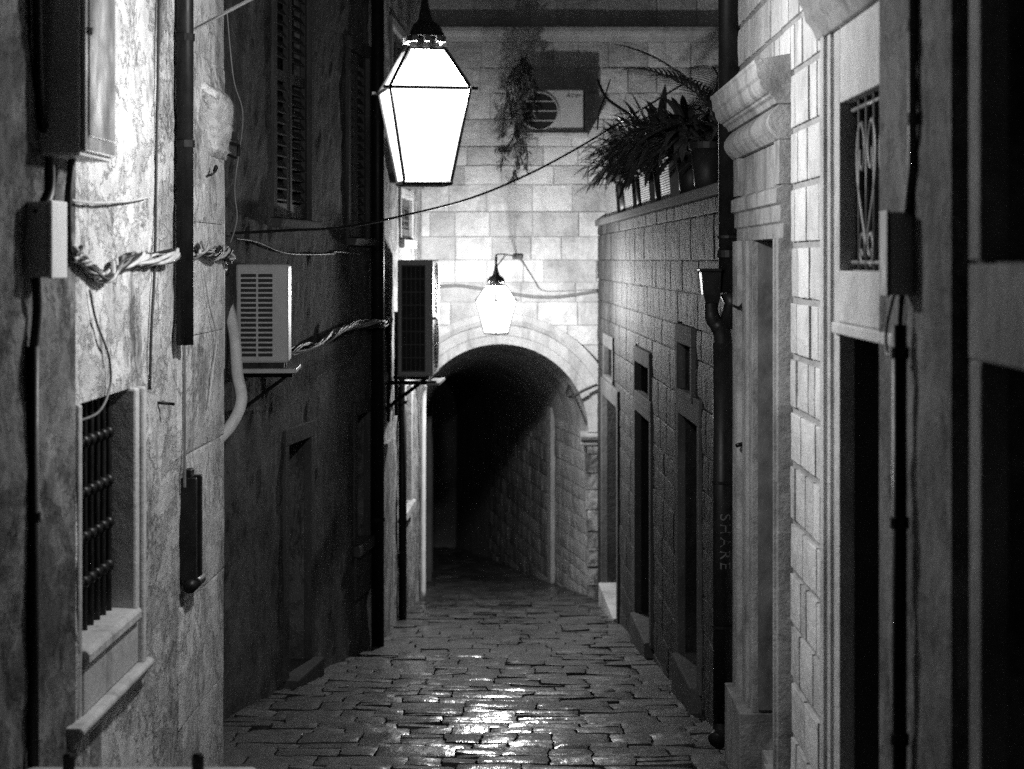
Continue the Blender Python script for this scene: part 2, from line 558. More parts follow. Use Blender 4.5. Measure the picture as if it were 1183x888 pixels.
def casement(W, a, b, c, d, o, parent, mat=None):
    mb = MB()
    w = 0.05
    for s0, s1, z0, z1 in ((a, a + w, c, d), (b - w, b, c, d), ((a + b) / 2 - w / 2, (a + b) / 2 + w / 2, c + w, d - w), (a + w, b - w, c, c + w), (a + w, b - w, d - w, d)):
        W.box(mb, s0, s1, o - 0.02, o + 0.03, z0, z1)
    return mb.build('window', mat or M['wood'], parent, bevel=0.004)

# ------------------------------------------------------------------ ground and paving
mb = MB()
ys = [-20, 0, 5, 8, 9.2, 12, 16, 20, 24, 30, 40, 60]
for y0, y1 in zip(ys, ys[1:]):
    mb.poly([(-40, y0, ground(y0) - 0.05), (40, y0, ground(y0) - 0.05), (40, y1, ground(y1) - 0.05), (-40, y1, ground(y1) - 0.05)])
g = mb.build('ground', M['joint']); g['kind'] = 'structure'

mb = MB()
y = 4.0
row = 0
while y < 36:
    h = random.choice((0.2, 0.25, 0.3, 0.36, 0.44)) * random.uniform(0.9, 1.1)
    x = -2.6 + random.uniform(-0.4, 0)
    x1 = 2.2 if y < 24 else 1.2
    x_end = x1
    while x < x_end:
        l = random.uniform(0.2, 0.55)
        hh = h
        gx, gy = random.uniform(0.008, 0.018), random.uniform(0.010, 0.026)
        # a few stones are split across their depth
        pieces = [(x, x + l, y, y + hh)]
        if hh > 0.28 and random.random() < 0.35:
            m = y + hh * random.uniform(0.4, 0.6); pieces = [(x, x + l, y, m), (x, x + l, m, y + hh)]
        for (xa, xb, ya, yb) in pieces:
            tn = random.uniform(0.5, 1.35)
            lift = random.gauss(0, 0.003) - (0.012 if random.random() < 0.06 else 0)
            tx, ty = random.gauss(0, 0.010), random.gauss(0.003, 0.009)
            sk = 0.0
            nx, ny = max(4, int((xb - xa) / 0.045)), max(4, int((yb - ya) / 0.045))
            gid = []
            for j in range(ny + 1):
                r_ = []
                for i in range(nx + 1):
                    u, v = i / nx, j / ny
                    px = xa + gx / 2 + (xb - xa - gx) * u + sk * (v - 0.5)
                    py = ya + gy / 2 + (yb - ya - gy) * v
                    px += 0.03 * fbm((px * 4, py * 4, 7), 2) + 0.012 * fbm((px * 16, py * 16, 5), 2); py += 0.010 * fbm((px * 16, py * 16, 31), 2) + 0.07 * fbm((px * 1.3, py * 1.3, 17), 2) + 0.015 * fbm((px * 7, py * 7, 3), 2)
                    e = min(u * (xb - xa), (1 - u) * (xb - xa), v * (yb - ya), (1 - v) * (yb - ya))
                    rnd = -0.006 * max(0, 1 - e / 0.018) ** 2
                    z = ground(py) + lift + tx * (u - 0.5) * 2 * 0.5 + ty * (v - 0.5) + rnd + 0.010 * fbm((px * 8, py * 8, tn * 9), 4)
                    r_.append(mb.vert((px, py, z)))
                gid.append(r_)
            for j in range(ny):
                for i in range(nx):
                    mb.face([gid[j][i], gid[j][i + 1], gid[j + 1][i + 1], gid[j + 1][i]], tn)
            ring = gid[0] + [gid[j][-1] for j in range(1, ny + 1)] + gid[-1][-2::-1] + [gid[j][0] for j in range(ny - 1, 0, -1)]
            ring = [mb.vert(mb.v[k]) for k in ring]
            low = [mb.vert(mb.v[k] - V((0, 0, 0.07))) for k in ring]
            for k in range(len(ring)):
                e = (k + 1) % len(ring)
                mb.face([ring[k], ring[e], low[e], low[k]], tn * 0.8)
        x += l
    y += h
g = mb.build('paving', M['paving'], smooth=True, fix=False); g['kind'] = 'structure'

# ------------------------------------------------------------------ 1  near left house (lit plaster)
W1 = Wall((-1.875, 3.6), (-1.77, 11.3), 1)
s1 = W1.s
h1 = thing('stone_house', 'pale stained stone house with a barred window and carved corner corbel', 'house', (-1.8, 8, ground(8)))
wa, wb, wc, wd = s1(7.87), s1(8.82), 0.235, 1.255
mb = MB()
wall_shell(mb, W1, s1(7.78), W1.L, foot(W1), 8.0, [(wa, wb, wc, wd, 0.28)], 0.07, 0.03, 3.0, 0.6)
mb.build('wall', M['plaster'], h1)
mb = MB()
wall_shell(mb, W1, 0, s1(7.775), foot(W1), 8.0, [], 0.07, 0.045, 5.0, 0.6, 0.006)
mb.build('near_dark_wall', M['darkplaster'], h1)  # near stretch of the wall in a darker, rougher stone
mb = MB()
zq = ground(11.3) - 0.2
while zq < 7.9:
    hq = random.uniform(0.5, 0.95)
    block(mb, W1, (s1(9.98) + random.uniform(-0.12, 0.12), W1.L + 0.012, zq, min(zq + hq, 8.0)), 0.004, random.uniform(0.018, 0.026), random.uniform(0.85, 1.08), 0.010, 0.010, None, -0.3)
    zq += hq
mb.build('lit_corner_pier', M['cornerlit'], h1)  # brightened by colour, where the lantern's light falls off
win = MB()
W1.box(win, wa, wb, -0.30, -0.26, wc, wd)
win = win.build('window', M['black'], h1)
mb = MB()
W1.box(mb, wb - 0.004, wb + 0.075, -0.26, 0.03, wc - 0.02, wd, 1.1)
W1.box(mb, wb + 0.075, wb + 0.10, -0.02, 0.012, wc - 0.2, wd, 0.7)
W1.box(mb, wb + 0.10, wb + 0.16, -0.02, 0.045, wc - 0.3, wd, 1.05)
W1.box(mb, wa - 0.06, wa + 0.004, -0.26, 0.012, wc - 0.3, wd, 0.8)
W1.box(mb, wa - 0.05, wb + 0.10, -0.26, -0.012, wd, wd + 0.1, 0.85)
mb.build('frame', M['frame'], win, bevel=0.012)
mb = MB()
W1.rail(mb, [(-0.26, wc - 0.07), (0.03, wc - 0.07), (0.042, wc - 0.05), (0.042, wc - 0.02), (0.03, wc), (-0.26, wc + 0.012)], wa - 0.0, wb + 0.07)
W1.box(mb, wa - 0.0, wb + 0.10, -0.1, 0.018, wc - 0.27, wc - 0.072, 0.9)
W1.rail(mb, [(-0.02, wc - 0.37), (0.02, wc - 0.37), (0.03, wc - 0.345), (0.032, wc - 0.335), (0.055, wc - 0.315), (0.065, wc - 0.30), (0.067, wc - 0.285), (0.05, wc - 0.272), (-0.02, wc - 0.272)], wa - 0.2, wb + 0.24)
mb.build('sill', M['frame'], win, bevel=0.01)
mb = MB()
bars_o = -0.085
nb = 8
for k in range(nb):
    s = wa + (wb - wa) * (k + 0.6) / (nb + 0.2)
    pts = [W1.P(s + 0.004 * math.sin(z * 9 + k), z, bars_o) for z in [wc - 0.02 + (wd - wc + 0.04) * t / 14 for t in range(15)]]
    mb.tube(pts, 0.017, 8)
for z in (1.06, 0.84, 0.645, 0.45):
    mb.tube([W1.P(wa - 0.05, z, bars_o), W1.P(wb + 0.05, z, bars_o)], 0.014, 8)
    for k in range(nb):
        s = wa + (wb - wa) * (k + 0.6) / (nb + 0.2)
        mb.loft([[W1.P(s + ds, z + r * math.cos(t * PI / 5), bars_o + r * math.sin(t * PI / 5)) for t in range(10)] for ds, r in ((-0.03, 0.012), (-0.022, 0.025), (0, 0.030), (0.022, 0.025), (0.03, 0.012))])
mb.build('bars', M['iron'], win, smooth=True)
# carved corbel at the corner
mb = MB()
for k, (z, o, e, t) in enumerate([(2.30, 0.015, 0.05, .9), (2.335, 0.05, 0.09, 1), (2.39, 0.09, 0.13, 1), (2.45, 0.15, 0.19, 1.05), (2.52, 0.19, 0.22, 1), (2.60, 0.20, 0.23, 1), (2.66, 0.17, 0.20, 1), (2.70, 0.10, 0.12, 1)]):
    pass
secs = []
for z, o, e in [(2.44, 0.01, 0.02), (2.47, 0.03, 0.04), (2.49, 0.05, 0.06), (2.50, 0.035, 0.045), (2.55, 0.045, 0.06), (2.57, 0.075, 0.085), (2.62, 0.085, 0.10), (2.65, 0.06, 0.075), (2.66, 0.075, 0.09), (2.72, 0.095, 0.105), (2.78, 0.085, 0.09), (2.81, 0.06, 0.06), (2.83, 0.015, 0.02)]:
    s0, s2 = W1.L - 0.78 + (2.83 - z) * 0.7, W1.L + e * 0.9
    row = []
    for k in range(11):
        t = k / 10
        bul = 0.028 + o * (0.55 + 0.45 * math.sin(PI * min(1, t * 1.3 + 0.1))) * (1.0 if t < 0.9 else 0.75)
        p = W1.P(s0 + (s2 - s0) * t, z, bul)
        row.append(p + V((0.018, 0, 0.008)) * fbm(p * 14, 3))
    row += [W1.P(s2, z, -0.12), W1.P(s0 + 0.05, z, -0.12)]
    secs.append(row)
mb.loft(secs)
mb.build('corbel', M['cornerlit'], h1, smooth=True, bevel=0)
mb = MB()
W1.box(mb, W1.L - 0.02, W1.L + 0.06, 0.06, 0.10, 2.56, 2.61)
mb.tube([W1.P(W1.L - 0.02, 2.54, 0.06), W1.P(W1.L + 0.03, 2.53, 0.10), W1.P(W1.L + 0.02, 2.47, 0.10)], 0.012)
mb.tube([W1.P(W1.L - 0.05, 2.47, 0.05), W1.P(W1.L + 0.0, 2.455, 0.09)], 0.008)
mb.build('corbel_clamp', M['iron'], h1)

# low ledge at the bottom left edge of the view
led = thing('stone_ledge', 'low pale stone ledge with a rounded lip at the lower left corner', 'ledge', (-1.4, 6.9, ground(6.9)))
mb = MB()
mb.box(-1.83, -0.97, 6.55, 7.0, ground(6.6) - 0.3, -0.075)
mb.build('body', M['near'], led, bevel=0.01)
mb = MB()
mb.box(-1.83, -0.965, 6.52, 7.04, -0.073, -0.02)
mb.build('coping', M['frame'], led, bevel=0.02)
for x in (-1.17, -1.64):
    mb = MB()
    mb.tube([(x, 6.93, -0.02), (x, 6.93, 0.045), (x, 6.93, 0.055)], [0.022, 0.022, 0.014], 10)
    mb.build('iron_stub', M['iron'], led)

# ------------------------------------------------------------------ 2  dark house on the left
W2 = Wall((-2.08, 12.8), (-1.40, 18.1), 1)
s2 = W2.s
h2 = thing('grimy_house', 'dark grimy rendered house with tall louvred shutters beside the air conditioner', 'house', (-1.75, 15.5, ground(15.5)))
opsA = (s2(14.5), s2(15.6), 2.17, 4.4, 0.10)
opsB = (s2(17.1), s2(17.9), 2.05, 3.75, 0.10)
opsD = (s2(14.9), s2(15.62), ground(15.2) + 0.09, 0.40, 0.22)
opsC = (s2(17.4), s2(17.95), -0.75, 0.43, 0.14)
mb = MB()
wall_shell(mb, W2, -1.2, W2.L, foot(W2), 8.0, [opsA, opsB, opsD, opsC], 0.09, 0.03, 11.0, 0.6)
mb.build('wall', M['dark'], h2)
for a, b, c, d, dep in (opsA, opsB):
    w = MB(); W2.box(w, a, b, -0.16, -0.13, c, d)
    w = w.build('window', M['black'], h2)
    mb = MB(); W2.rail(mb, [(-0.12, c - 0.07), (0.07, c - 0.07), (0.09, c - 0.02), (0.09, c - 0.004), (-0.12, c + 0.004)], a - 0.1, b + 0.1)
    mb.build('sill', M['darkframe'], w, bevel=0.008)
    surround(W2, a, b, c, d, 0.11, 0.02, 'frame', M['darkframe'], w)
    m_ = (a + b) / 2
    louvre(W2, a + 0.004, m_ - 0.003, c + 0.01, d - 0.01, -0.045, 'shutter', w, 0.085, d > 4)
    louvre(W2, m_ + 0.003, b - 0.004, c + 0.01, d - 0.01, -0.04, 'shutter', w, 0.085, d > 4)
a, b, c, d, dep = opsD
dr = plank_leaf(W2, a, b, c, d, -dep, 'door', M['door'], h2)
surround(W2, a, b, c, d, 0.13, 0.012, 'frame', M['darkframe'], dr)
mb = MB(); W2.box(mb, a - 0.1, b + 0.1, -0.25, 0.10, ground(15.2) - 0.15, c + 0.006)
mb.build('threshold', M['darkframe'], dr, bevel=0.012)
handle(W2, a + 0.1, c + 0.95, -dep, dr)
a, b, c, d, dep = opsC
w = casement(W2, a, b, c, d, -dep, h2)
pane(W2, a, b, c, d, -dep - 0.02, w)
surround(W2, a, b, c, d, 0.12, 0.015, 'frame', M['darkframe'], w)
mb = MB(); W2.box(mb, a - 0.13, b + 0.13, -0.12, 0.06, c - 0.1, c - 0.002); W2.box(mb, a - 0.1, b + 0.1, -0.02, 0.025, c - 0.5, c - 0.103)
mb.build('sill', M['darkframe'], w, bevel=0.008)

# ------------------------------------------------------------------ 3  pier house on the left, lit by the far lamp
W3 = Wall((-1.385, 18.6), (-1.23, 23.98), 1)
s3 = W3.s
h3 = thing('patched_house', 'narrow patched house wall with a shuttered bay, lit from the side by the arch lantern', 'house', (-1.3, 21, ground(21)))
oD = (s3(21.1), s3(22.2), -0.95, 0.42, 0.12)
oE = (s3(19.9), s3(21.5), 2.75, 4.3, 0.10)
oF = (s3(20.9), s3(22.3), 2.08, 2.55, 0.10)
mb = MB()
wall_shell(mb, W3, 0, W3.L, foot(W3), 8.0, [oD, oE, oF], 0.08, 0.03, 21.0, 0.7)
W3.box(mb, 0.0, 0.9, -0.02, 0.03, 0.62, 0.70, 1.1)
W3.box(mb, 0.0, 1.1, -0.02, 0.05, -2.2, -0.0, 0.95)
mb.build('wall', M['pier'], h3)
for (a, b, c, d, dep), shut in ((oD, False), (oE, True), (oF, True)):
    w = casement(W3, a, b, c, d, -dep, h3, M['wood'])
    pane(W3, a, b, c, d, -dep - 0.02, w)
    surround(W3, a, b, c, d, 0.10, 0.03, 'frame', M['frame'], w)
    mb = MB(); W3.box(mb, a - 0.12, b + 0.12, -0.1, 0.22 if c > 2.6 else 0.07, c - 0.1, c - 0.002)
    mb.build('sill', M['darkframe'] if c > 2.6 else M['frame'], w, bevel=0.01)
    if shut:
        m_ = (a + b) / 2
        louvre(W3, a + 0.004, m_ - 0.003, c + 0.01, d - 0.01, -0.03, 'shutter', w, 0.07, False)
        louvre(W3, m_ + 0.003, b - 0.004, c + 0.01, d - 0.01, -0.03, 'shutter', w, 0.07, False)

# ------------------------------------------------------------------ 4  the house over the arch
FY = 24.0
W4 = Wall((-1.9, FY), (4.0, FY), 1)      # runs along +x and faces the camera
W4.d = V((1, 0)); W4.n = V((0, -1)); W4.L = 5.9
ACX, ACZ, RI, RO = -0.24, -0.32, 1.11, 1.50
SX = lambda x: x + 1.9
h4 = thing('arch_house', 'pale ashlar house closing the alley, pierced by a round arch passage', 'house', (-0.24, FY, ground(FY)))
def arch_low(r):
    def f(s):
        x = s - 1.9 - ACX
        if abs(x) < r: return ACZ + math.sqrt(max(0, r * r - x * x))
        return -99
    return f
mb = MB()
n = 118
lo = arch_low(RI)
for k in range(n):
    a, b = W4.L * k / n, W4.L * (k + 1) / n
    la, lb = lo(a), lo(b)
    if la < -50 and lb > -50: la = ACZ
    if lb < -50 and la > -50: lb = ACZ
    if la < -50: la = lb = ground(FY) - 0.3
    mb.poly([W4.P(a, la, -0.02), W4.P(b, lb, -0.02), W4.P(b, 8, -0.02), W4.P(a, 8, -0.02)], 0.6)
xr = lambda x: SX(x)
ashlar(mb, W4, 0, W4.L, ground(FY) - 0.1, 4.60, 0.295, 0.46, [(xr(ACX - RI), xr(ACX + RI), -9, ACZ)], 0.012, 0.0, 0.2, (0.72, 1.12), 0.010, 0.014, 0.012, arch_low(RI + 0.15))
ashlar(mb, W4, 0, W4.L, 4.80, 8.0, 0.33, 0.62, [], 0.010, -0.01, 0.12, (0.55, 0.9), 0.004)
# thickness of the wall at the jambs
mb.poly([(ACX + RI, FY + 0.02, -2.8), (ACX + RI, FY + 0.6, -2.8), (ACX + RI, FY + 0.6, ACZ), (ACX + RI, FY + 0.02, ACZ)])
mb.poly([(-1.9, FY + 0.62, 1.2), (4, FY + 0.62, 1.2), (4, FY + 0.62, 8), (-1.9, FY + 0.62, 8)])
mb.poly([(-1.9, FY, 8), (4, FY, 8), (4, FY + 0.62, 8), (-1.9, FY + 0.62, 8)])
mb.build('wall', M['ashlar'], h4, fix=False)
mb = MB()
W4.rail(mb, [(-0.02, 4.60), (0.05, 4.60), (0.07, 4.66), (0.11, 4.68), (0.13, 4.72), (0.13, 4.77), (0.10, 4.795), (-0.02, 4.795)], 0, W4.L)
mb.build('string_course', M['frame'], h4, bevel=0.005)
# archivolt: separate voussoirs, three fasciae
mb = MB()
NV = 17
for k in range(NV):
    t0, t1 = PI * k / NV + 0.0004, PI * (k + 1) / NV - 0.0004
    tn = random.uniform(0.96, 1.05)
    prof = [(RI, -0.30), (RI, 0.02), (RI + 0.11, 0.025), (RI + 0.115, 0.05), (RI + 0.24, 0.055), (RI + 0.25, 0.085), (RI + 0.31, 0.12), (RO, 0.125), (RO, -0.02)]
    secs = []
    for i in range(5):
        t = t0 + (t1 - t0) * i / 4
        secs.append([V((ACX + r * math.cos(t), FY - o, ACZ + r * math.sin(t))) for r, o in prof])
    mb.loft(secs, tn)
mb.build('archivolt', M['frame'], h4)
# impost and rough jamb quoins on the right
mb = MB()
W4.rail(mb, [(-0.3, ACZ - 0.17), (0.03, ACZ - 0.17), (0.05, ACZ - 0.12), (0.09, ACZ - 0.09), (0.12, ACZ - 0.05), (0.12, ACZ - 0.01), (-0.3, ACZ - 0.01)], xr(ACX + RI - 0.10), xr(ACX + RI + 0.13))
mb.build('impost', M['frame'], h4, bevel=0.015)
mb = MB()
z = ground(FY) - 0.1
while z < ACZ - 0.18:
    hq = random.uniform(0.16, 0.3)
    zt = min(z + hq, ACZ - 0.175)
    block(mb, W4, (xr(ACX + RI) - random.uniform(0, 0.05), xr(ACX + RI + 0.13), z, zt), 0.012, random.uniform(0.02, 0.05), random.uniform(0.6, 1.05), 0.03, 0.02, None, -0.3)
    z = zt
mb.build('quoin', M['pier'], h4)
# the passage: an arched vault that bends left
mb = MB()
secs_def = [(24.3, -1.35, 0.87), (25.2, -1.35, 0.72), (26.3, -1.36, 0.52), (28, -1.40, 0.25), (30.5, -1.6, -0.15), (33, -2.0, -0.55), (37, -3.0, -1.3)]
prevring = None
lsum = 0
NS = 40
for (y0, l0, r0), (y1, l1, r1) in zip(secs_def, secs_def[1:]):
    for q in range(8):
        t = q / 8
        yy = y0 + (y1 - y0) * t; L_ = l0 + (l1 - l0) * t; R_ = r0 + (r1 - r0) * t
        spring = ACZ - 0.1 * (yy - 24.3) * 0.6
        gz = ground(yy) - 0.2
        rad = (R_ - L_) / 2; cx = (L_ + R_) / 2
        ring = []
        nw = 14
        for k in range(nw): ring.append(V((R_, yy, gz + (spring - gz) * k / nw)))
        for k in range(NS + 1):
            a = PI * k / NS
            ring.append(V((cx + rad * math.cos(a), yy, spring + min(rad, 1.12) * math.sin(a))))
        for k in range(nw - 1, -1, -1): ring.append(V((L_, yy, gz + (spring - gz) * k / nw)))
        ring = [p + (V((cx, yy, spring - 0.5)) - p).normalized() * (0.03 * fbm(p * 2.5, 3)) for p in ring]
        ids = [mb.vert(p) for p in ring]
        if prevring:
            for k in range(len(ids) - 1):
                mb.face([prevring[k], ids[k], ids[k + 1], prevring[k + 1]], 0.9)
        prevring = ids
mb.poly([(-4, 37, -5), (2, 37, -5), (2, 37, 2), (-4, 37, 2)])
mb.build('vault', M['tunnel'], h4, smooth=True, fix=False)
# stonework lining of the passage's right-hand wall
W4b = Wall((0.86, 24.32), (0.50, 26.3), -1)
mb = MB()
ashlar(mb, W4b, 0, W4b.L, ground(26) - 0.1, ACZ - 0.02, 0.19, 0.34, [], 0.007, 0.02, 0.25, (0.75, 1.05), 0.006, 0.012, 0.012, None, -0.03)
mb.build('passage_lining', M['tunnel'], h4)
W4c = Wall((0.44, 26.75), (-0.5, 32.6), -1)
mb = MB()
ashlar(mb, W4c, 0, W4c.L, ground(30) - 0.3, -0.7, 0.22, 0.4, [], 0.012, 0.02, 0.2, (0.5, 1.0), 0.006, 0.012, 0.012, None, -0.03)
W4c.box(mb, -0.28, 0, -0.05, 0.05, ground(27), -0.2, 1.1)
mb.build('passage_lining', M['tunnel'], h4)
# a dark doorway in the passage's left wall
Wl = Wall((-1.345, 27.0), (-1.39, 28.6), 1)
dr = plank_leaf(Wl, 0.0, 1.0, ground(27.5), -0.5, 0.06, 'door', M['door'], h4)
surround(Wl, 0.0, 1.0, ground(27.5), -0.5, 0.14, 0.10, 'frame', M['darkframe'], dr)

# ------------------------------------------------------------------ 5  terrace wall on the right
W5 = Wall((1.31, 11.72), (0.98, 23.97), -1)
s5 = W5.s
h5 = thing('terrace_house', 'rough dark stone terrace house with three low doors under small square windows', 'house', (1.2, 18, ground(18)))
doors5 = [(s5(13.45), s5(14.66), ground(14) + 0.22, 0.68, 0.22), (s5(16.94), s5(18.4), ground(17.6) + 0.2, 0.41, 0.22), (s5(20.6), s5(22.86), ground(21.7) + 0.14, 0.25, 0.22)]
wins5 = [(s5(13.8), s5(14.66), 0.86, 1.22, 0.07), (s5(17.0), s5(18.4), 0.52, 0.88, 0.10), (s5(21.3), s5(22.6), 0.50, 0.84, 0.16)]
holes5 = []
mb = MB()
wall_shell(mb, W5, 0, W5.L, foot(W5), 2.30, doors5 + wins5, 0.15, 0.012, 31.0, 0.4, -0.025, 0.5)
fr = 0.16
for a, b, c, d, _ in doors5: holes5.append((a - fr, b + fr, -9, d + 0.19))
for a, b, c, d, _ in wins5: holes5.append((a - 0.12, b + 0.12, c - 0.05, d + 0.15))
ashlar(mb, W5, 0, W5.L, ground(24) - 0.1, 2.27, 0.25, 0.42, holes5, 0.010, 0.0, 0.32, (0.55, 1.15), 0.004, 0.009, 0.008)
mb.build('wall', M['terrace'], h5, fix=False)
mb = MB()
W5.box(mb, 0, W5.L, -0.42, 0.03, 2.272, 2.35)
mb.build('coping', M['terraceframe'], h5, bevel=0.012)
mb = MB()
mb.box(1.5, 5.0, 11.75, 23.97, 2.0, 2.2)
mb.build('terrace_floor', M['terraceframe'], h5)
for i, (a, b, c, d, dep) in enumerate(doors5):
    dr = plank_leaf(W5, a, b, c, d, -dep, 'door', M['door'], h5)
    surround(W5, a, b, c - 0.02, d, 0.155, 0.012 + 0.006 * i, 'frame', M['terraceframe'], dr, top=0.185)
    mb = MB(); W5.box(mb, a - 0.02, b + 0.02, -0.22, 0.06, c - 0.5, c + 0.006)
    mb.build('threshold', M['frame'] if i == 2 else M['terraceframe'], dr, bevel=0.015)  # farthest threshold made paler, the far lantern's light put into its stone
    handle(W5, b - 0.12, c + 0.95, -dep, dr)
for i, (a, b, c, d, dep) in enumerate(wins5):
    if i == 2:
        w = casement(W5, a, b, c, d, -dep, h5); pane(W5, a, b, c, d, -dep - 0.02, w)
    else:
        w = MB(); W5.box(w, a, b, -dep - 0.05, -dep, c, d); w = w.build('blind_window', M['terraceframe'] if i == 0 else M['door'], h5, bevel=0.004)
    surround(W5, a, b, c, d, 0.11, 0.02, 'frame', M['terraceframe'], w, top=0.14)
    mb = MB(); W5.box(mb, a - 0.11, b + 0.11, -0.05, 0.024, c - 0.045, c - 0.002)
    mb.build('sill', M['terraceframe'], w, bevel=0.006)

# ------------------------------------------------------------------ 6  right house with two portals
X6 = 1.32
W6 = Wall((X6, 6.4), (X6, 11.7), -1)
s6 = W6.s
h6 = thing('portal_house', 'bright chiselled ashlar house with a corniced portal, right of the wet alley', 'house', (X6, 9, ground(9)))
pa = (s6(9.47), s6(10.55), ground(10.2) + 0.16, 1.96, 0.16)
pb = (s6(6.5), s6(7.68), ground(7.2) + 0.1, 1.55, 0.30)
pt = (s6(6.5), s6(7.68), 1.81, 2.48, 0.22)
mb = MB()
wall_shell(mb, W6, 0, W6.L, foot(W6), 8.0, [pa, pb, pt], 0.15, 0.006, 41.0, 0.6, -0.02, 0.55, 0.09)
holes6 = [(s6(9.30), s6(11.36), -9, 2.84), (s6(6.0), s6(8.135), -9, 3.2)]
ashlar(mb, W6, 0, W6.L, ground(11.7) - 0.1, 8.0, 0.262, 0.30, holes6, 0.034, 0.0, 0.08, (0.8, 1.1), 0.004, 0.008, 0.007)
mb.build('wall', M['right'], h6, fix=False)
# portal A
a, b, c, d, dep = pa
da = plank_leaf(W6, a, b, c, d, -dep, 'door', M['greydoor'], h6)
handle(W6, b - 0.2, c + 1.0, -dep, da)
mb = MB()
for (ja, jb, sg) in ((s6(9.32), a + 0.005, 1), (b - 0.005, s6(11.3), -1)):
    w = jb - ja
    e0, e1 = (ja, jb) if sg > 0 else (jb, ja)
    w *= sg
    prof = [(e0, -0.12), (e0, 0.055), (e0 + w * 0.28, 0.055), (e0 + w * 0.30, 0.07), (e0 + w * 0.5, 0.07), (e0 + w * 0.52, 0.045), (e0 + w * 0.78, 0.045), (e0 + w * 0.8, 0.03), (e1, 0.03), (e1, -0.12)]
    W6.post(mb, prof, -0.66, 1.958)
    W6.box(mb, ja - 0.02, jb + 0.01, -0.12, 0.10, ground(11.3) - 0.2, -0.66, 0.85)
W6.rail(mb, [(-0.1, 1.957), (0.03, 1.957), (0.03, 2.03), (0.045, 2.04), (0.045, 2.12), (0.065, 2.13), (0.065, 2.2), (0.03, 2.22), (-0.1, 2.22)], s6(9.32), s6(11.3))
mb.build('jamb', M['rightframe'], da, bevel=0.004)
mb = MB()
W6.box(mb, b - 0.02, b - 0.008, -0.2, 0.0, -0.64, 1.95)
mb.build('dark_reveal_sheet', M['greydoor'], da)  # thin sheet over the far reveal, darker than the jamb
mb = MB()
W6.box(mb, s6(9.5), s6(11.05), -0.02, 0.022, 2.222, 2.44, 1.0)
W6.box(mb, s6(9.32), s6(9.497), -0.02, 0.05, 2.222, 2.44, 1.0)
W6.box(mb, s6(11.05), s6(11.3), -0.02, 0.05, 2.222, 2.44, 1.0)
pf = [(-0.02, 2.442), (0.05, 2.442)] + [(0.05 + 0.055 * math.sin(PI * t / 8), 2.442 + 0.17 * t / 8) for t in range(1, 8)] + [(0.05, 2.612), (-0.02, 2.612)]
W6.rail(mb, pf, s6(9.315), s6(11.32))
mb.build('frieze', M['rightframe'], da, bevel=0.003)
mb = MB()
W6.rail(mb, [(-0.02, 2.614), (0.07, 2.614), (0.08, 2.64), (0.10, 2.65)] + [(0.10 + 0.05 * math.sin(PI / 2 * t / 5), 2.66 + 0.07 * (1 - math.cos(PI / 2 * t / 5))) for t in range(6)] + [(0.165, 2.745), (0.168, 2.80), (0.178, 2.81), (0.178, 2.825), (-0.02, 2.86)], s6(9.28), s6(11.4))
mb.build('cornice', M['rightframe'], da, bevel=0.004)
# portal B
a, b, c, d, dep = pb
db = plank_leaf(W6, a, b, c, d, -dep, 'door', M['wood'], h6)
mb = MB()
e0, e1 = b - 0.005, s6(8.12)
w = e1 - e0
prof = [(e0, -0.2), (e0, 0.03), (e0 + w * 0.30, 0.03), (e0 + w * 0.31, 0.012), (e0 + w * 0.36, 0.012), (e0 + w * 0.37, 0.04), (e0 + w * 0.48, 0.045), (e0 + w * 0.49, 0.02), (e0 + w * 0.55, 0.02), (e0 + w * 0.56, 0.055), (e0 + w * 0.7, 0.06), (e0 + w * 0.71, 0.03), (e1, 0.03), (e1, -0.1)]
W6.post(mb, prof, ground(8) - 0.3, 2.78)
mb.build('jamb', M['right'], db, bevel=0.003)
mb = MB()
W6.box(mb, a, b + 0.05, -0.2, 0.035, 1.60, 1.807, 1.05)
W6.box(mb, a, b + 0.08, -0.28, 0.05, 1.552, 1.598, 1.1)
mb.build('lintel', M['right'], db, bevel=0.008)
mb = MB()
W6.rail(mb, [(-0.02, 2.785), (0.05, 2.785), (0.06, 2.81), (0.075, 2.84), (0.10, 2.87), (0.105, 2.91), (0.13, 2.95), (0.14, 3.05), (-0.02, 3.07)], s6(6.42), s6(8.14))
mb.build('cornice', M['rightframe'], db, bevel=0.006)
mb = MB(); W6.box(mb, a, b, -0.2, 0.028, 2.482, 2.783, 1.05); mb.build('frieze', M['right'], db, bevel=0.006)
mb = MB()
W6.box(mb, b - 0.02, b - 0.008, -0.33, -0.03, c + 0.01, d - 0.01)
mb.build('dark_reveal_sheet', M['wood'], db)  # dark sheet added over the far reveal, its colour standing in for shade
a, b, c, d, dep = pt
tw = MB(); W6.box(tw, a, b, -dep - 0.03, -dep, c, d); tw = tw.build('transom_window', M['black'], h6)
mb = MB(); W6.box(mb, b - 0.02, b - 0.004, -0.2, -0.035, c + 0.006, d - 0.006); mb.build('reveal_shade_sheet', M['wood'], tw)  # the sheet on the far reveal is added, shade painted as dark colour
mb = MB()
go = -0.02
def gp(u, z): return W6.P(b - u, z, go)
mb.tube([gp(0.0, c + 0.03), gp(1.15, c + 0.03)], 0.009); mb.tube([gp(0.0, d - 0.03), gp(1.15, d - 0.03)], 0.009)
def spiral(u, z, r, t0, turns, sg):
    return [gp(u + sg * r * (1 - 0.65 * k / 20) * math.cos(t0 + turns * 2 * PI * k / 20), z + r * (1 - 0.65 * k / 20) * math.sin(t0 + turns * 2 * PI * k / 20)) for k in range(21)]
for u in (0.20, 0.52, 0.84, 1.14):
    mb.tube([gp(u, c), gp(u, d)], 0.011)
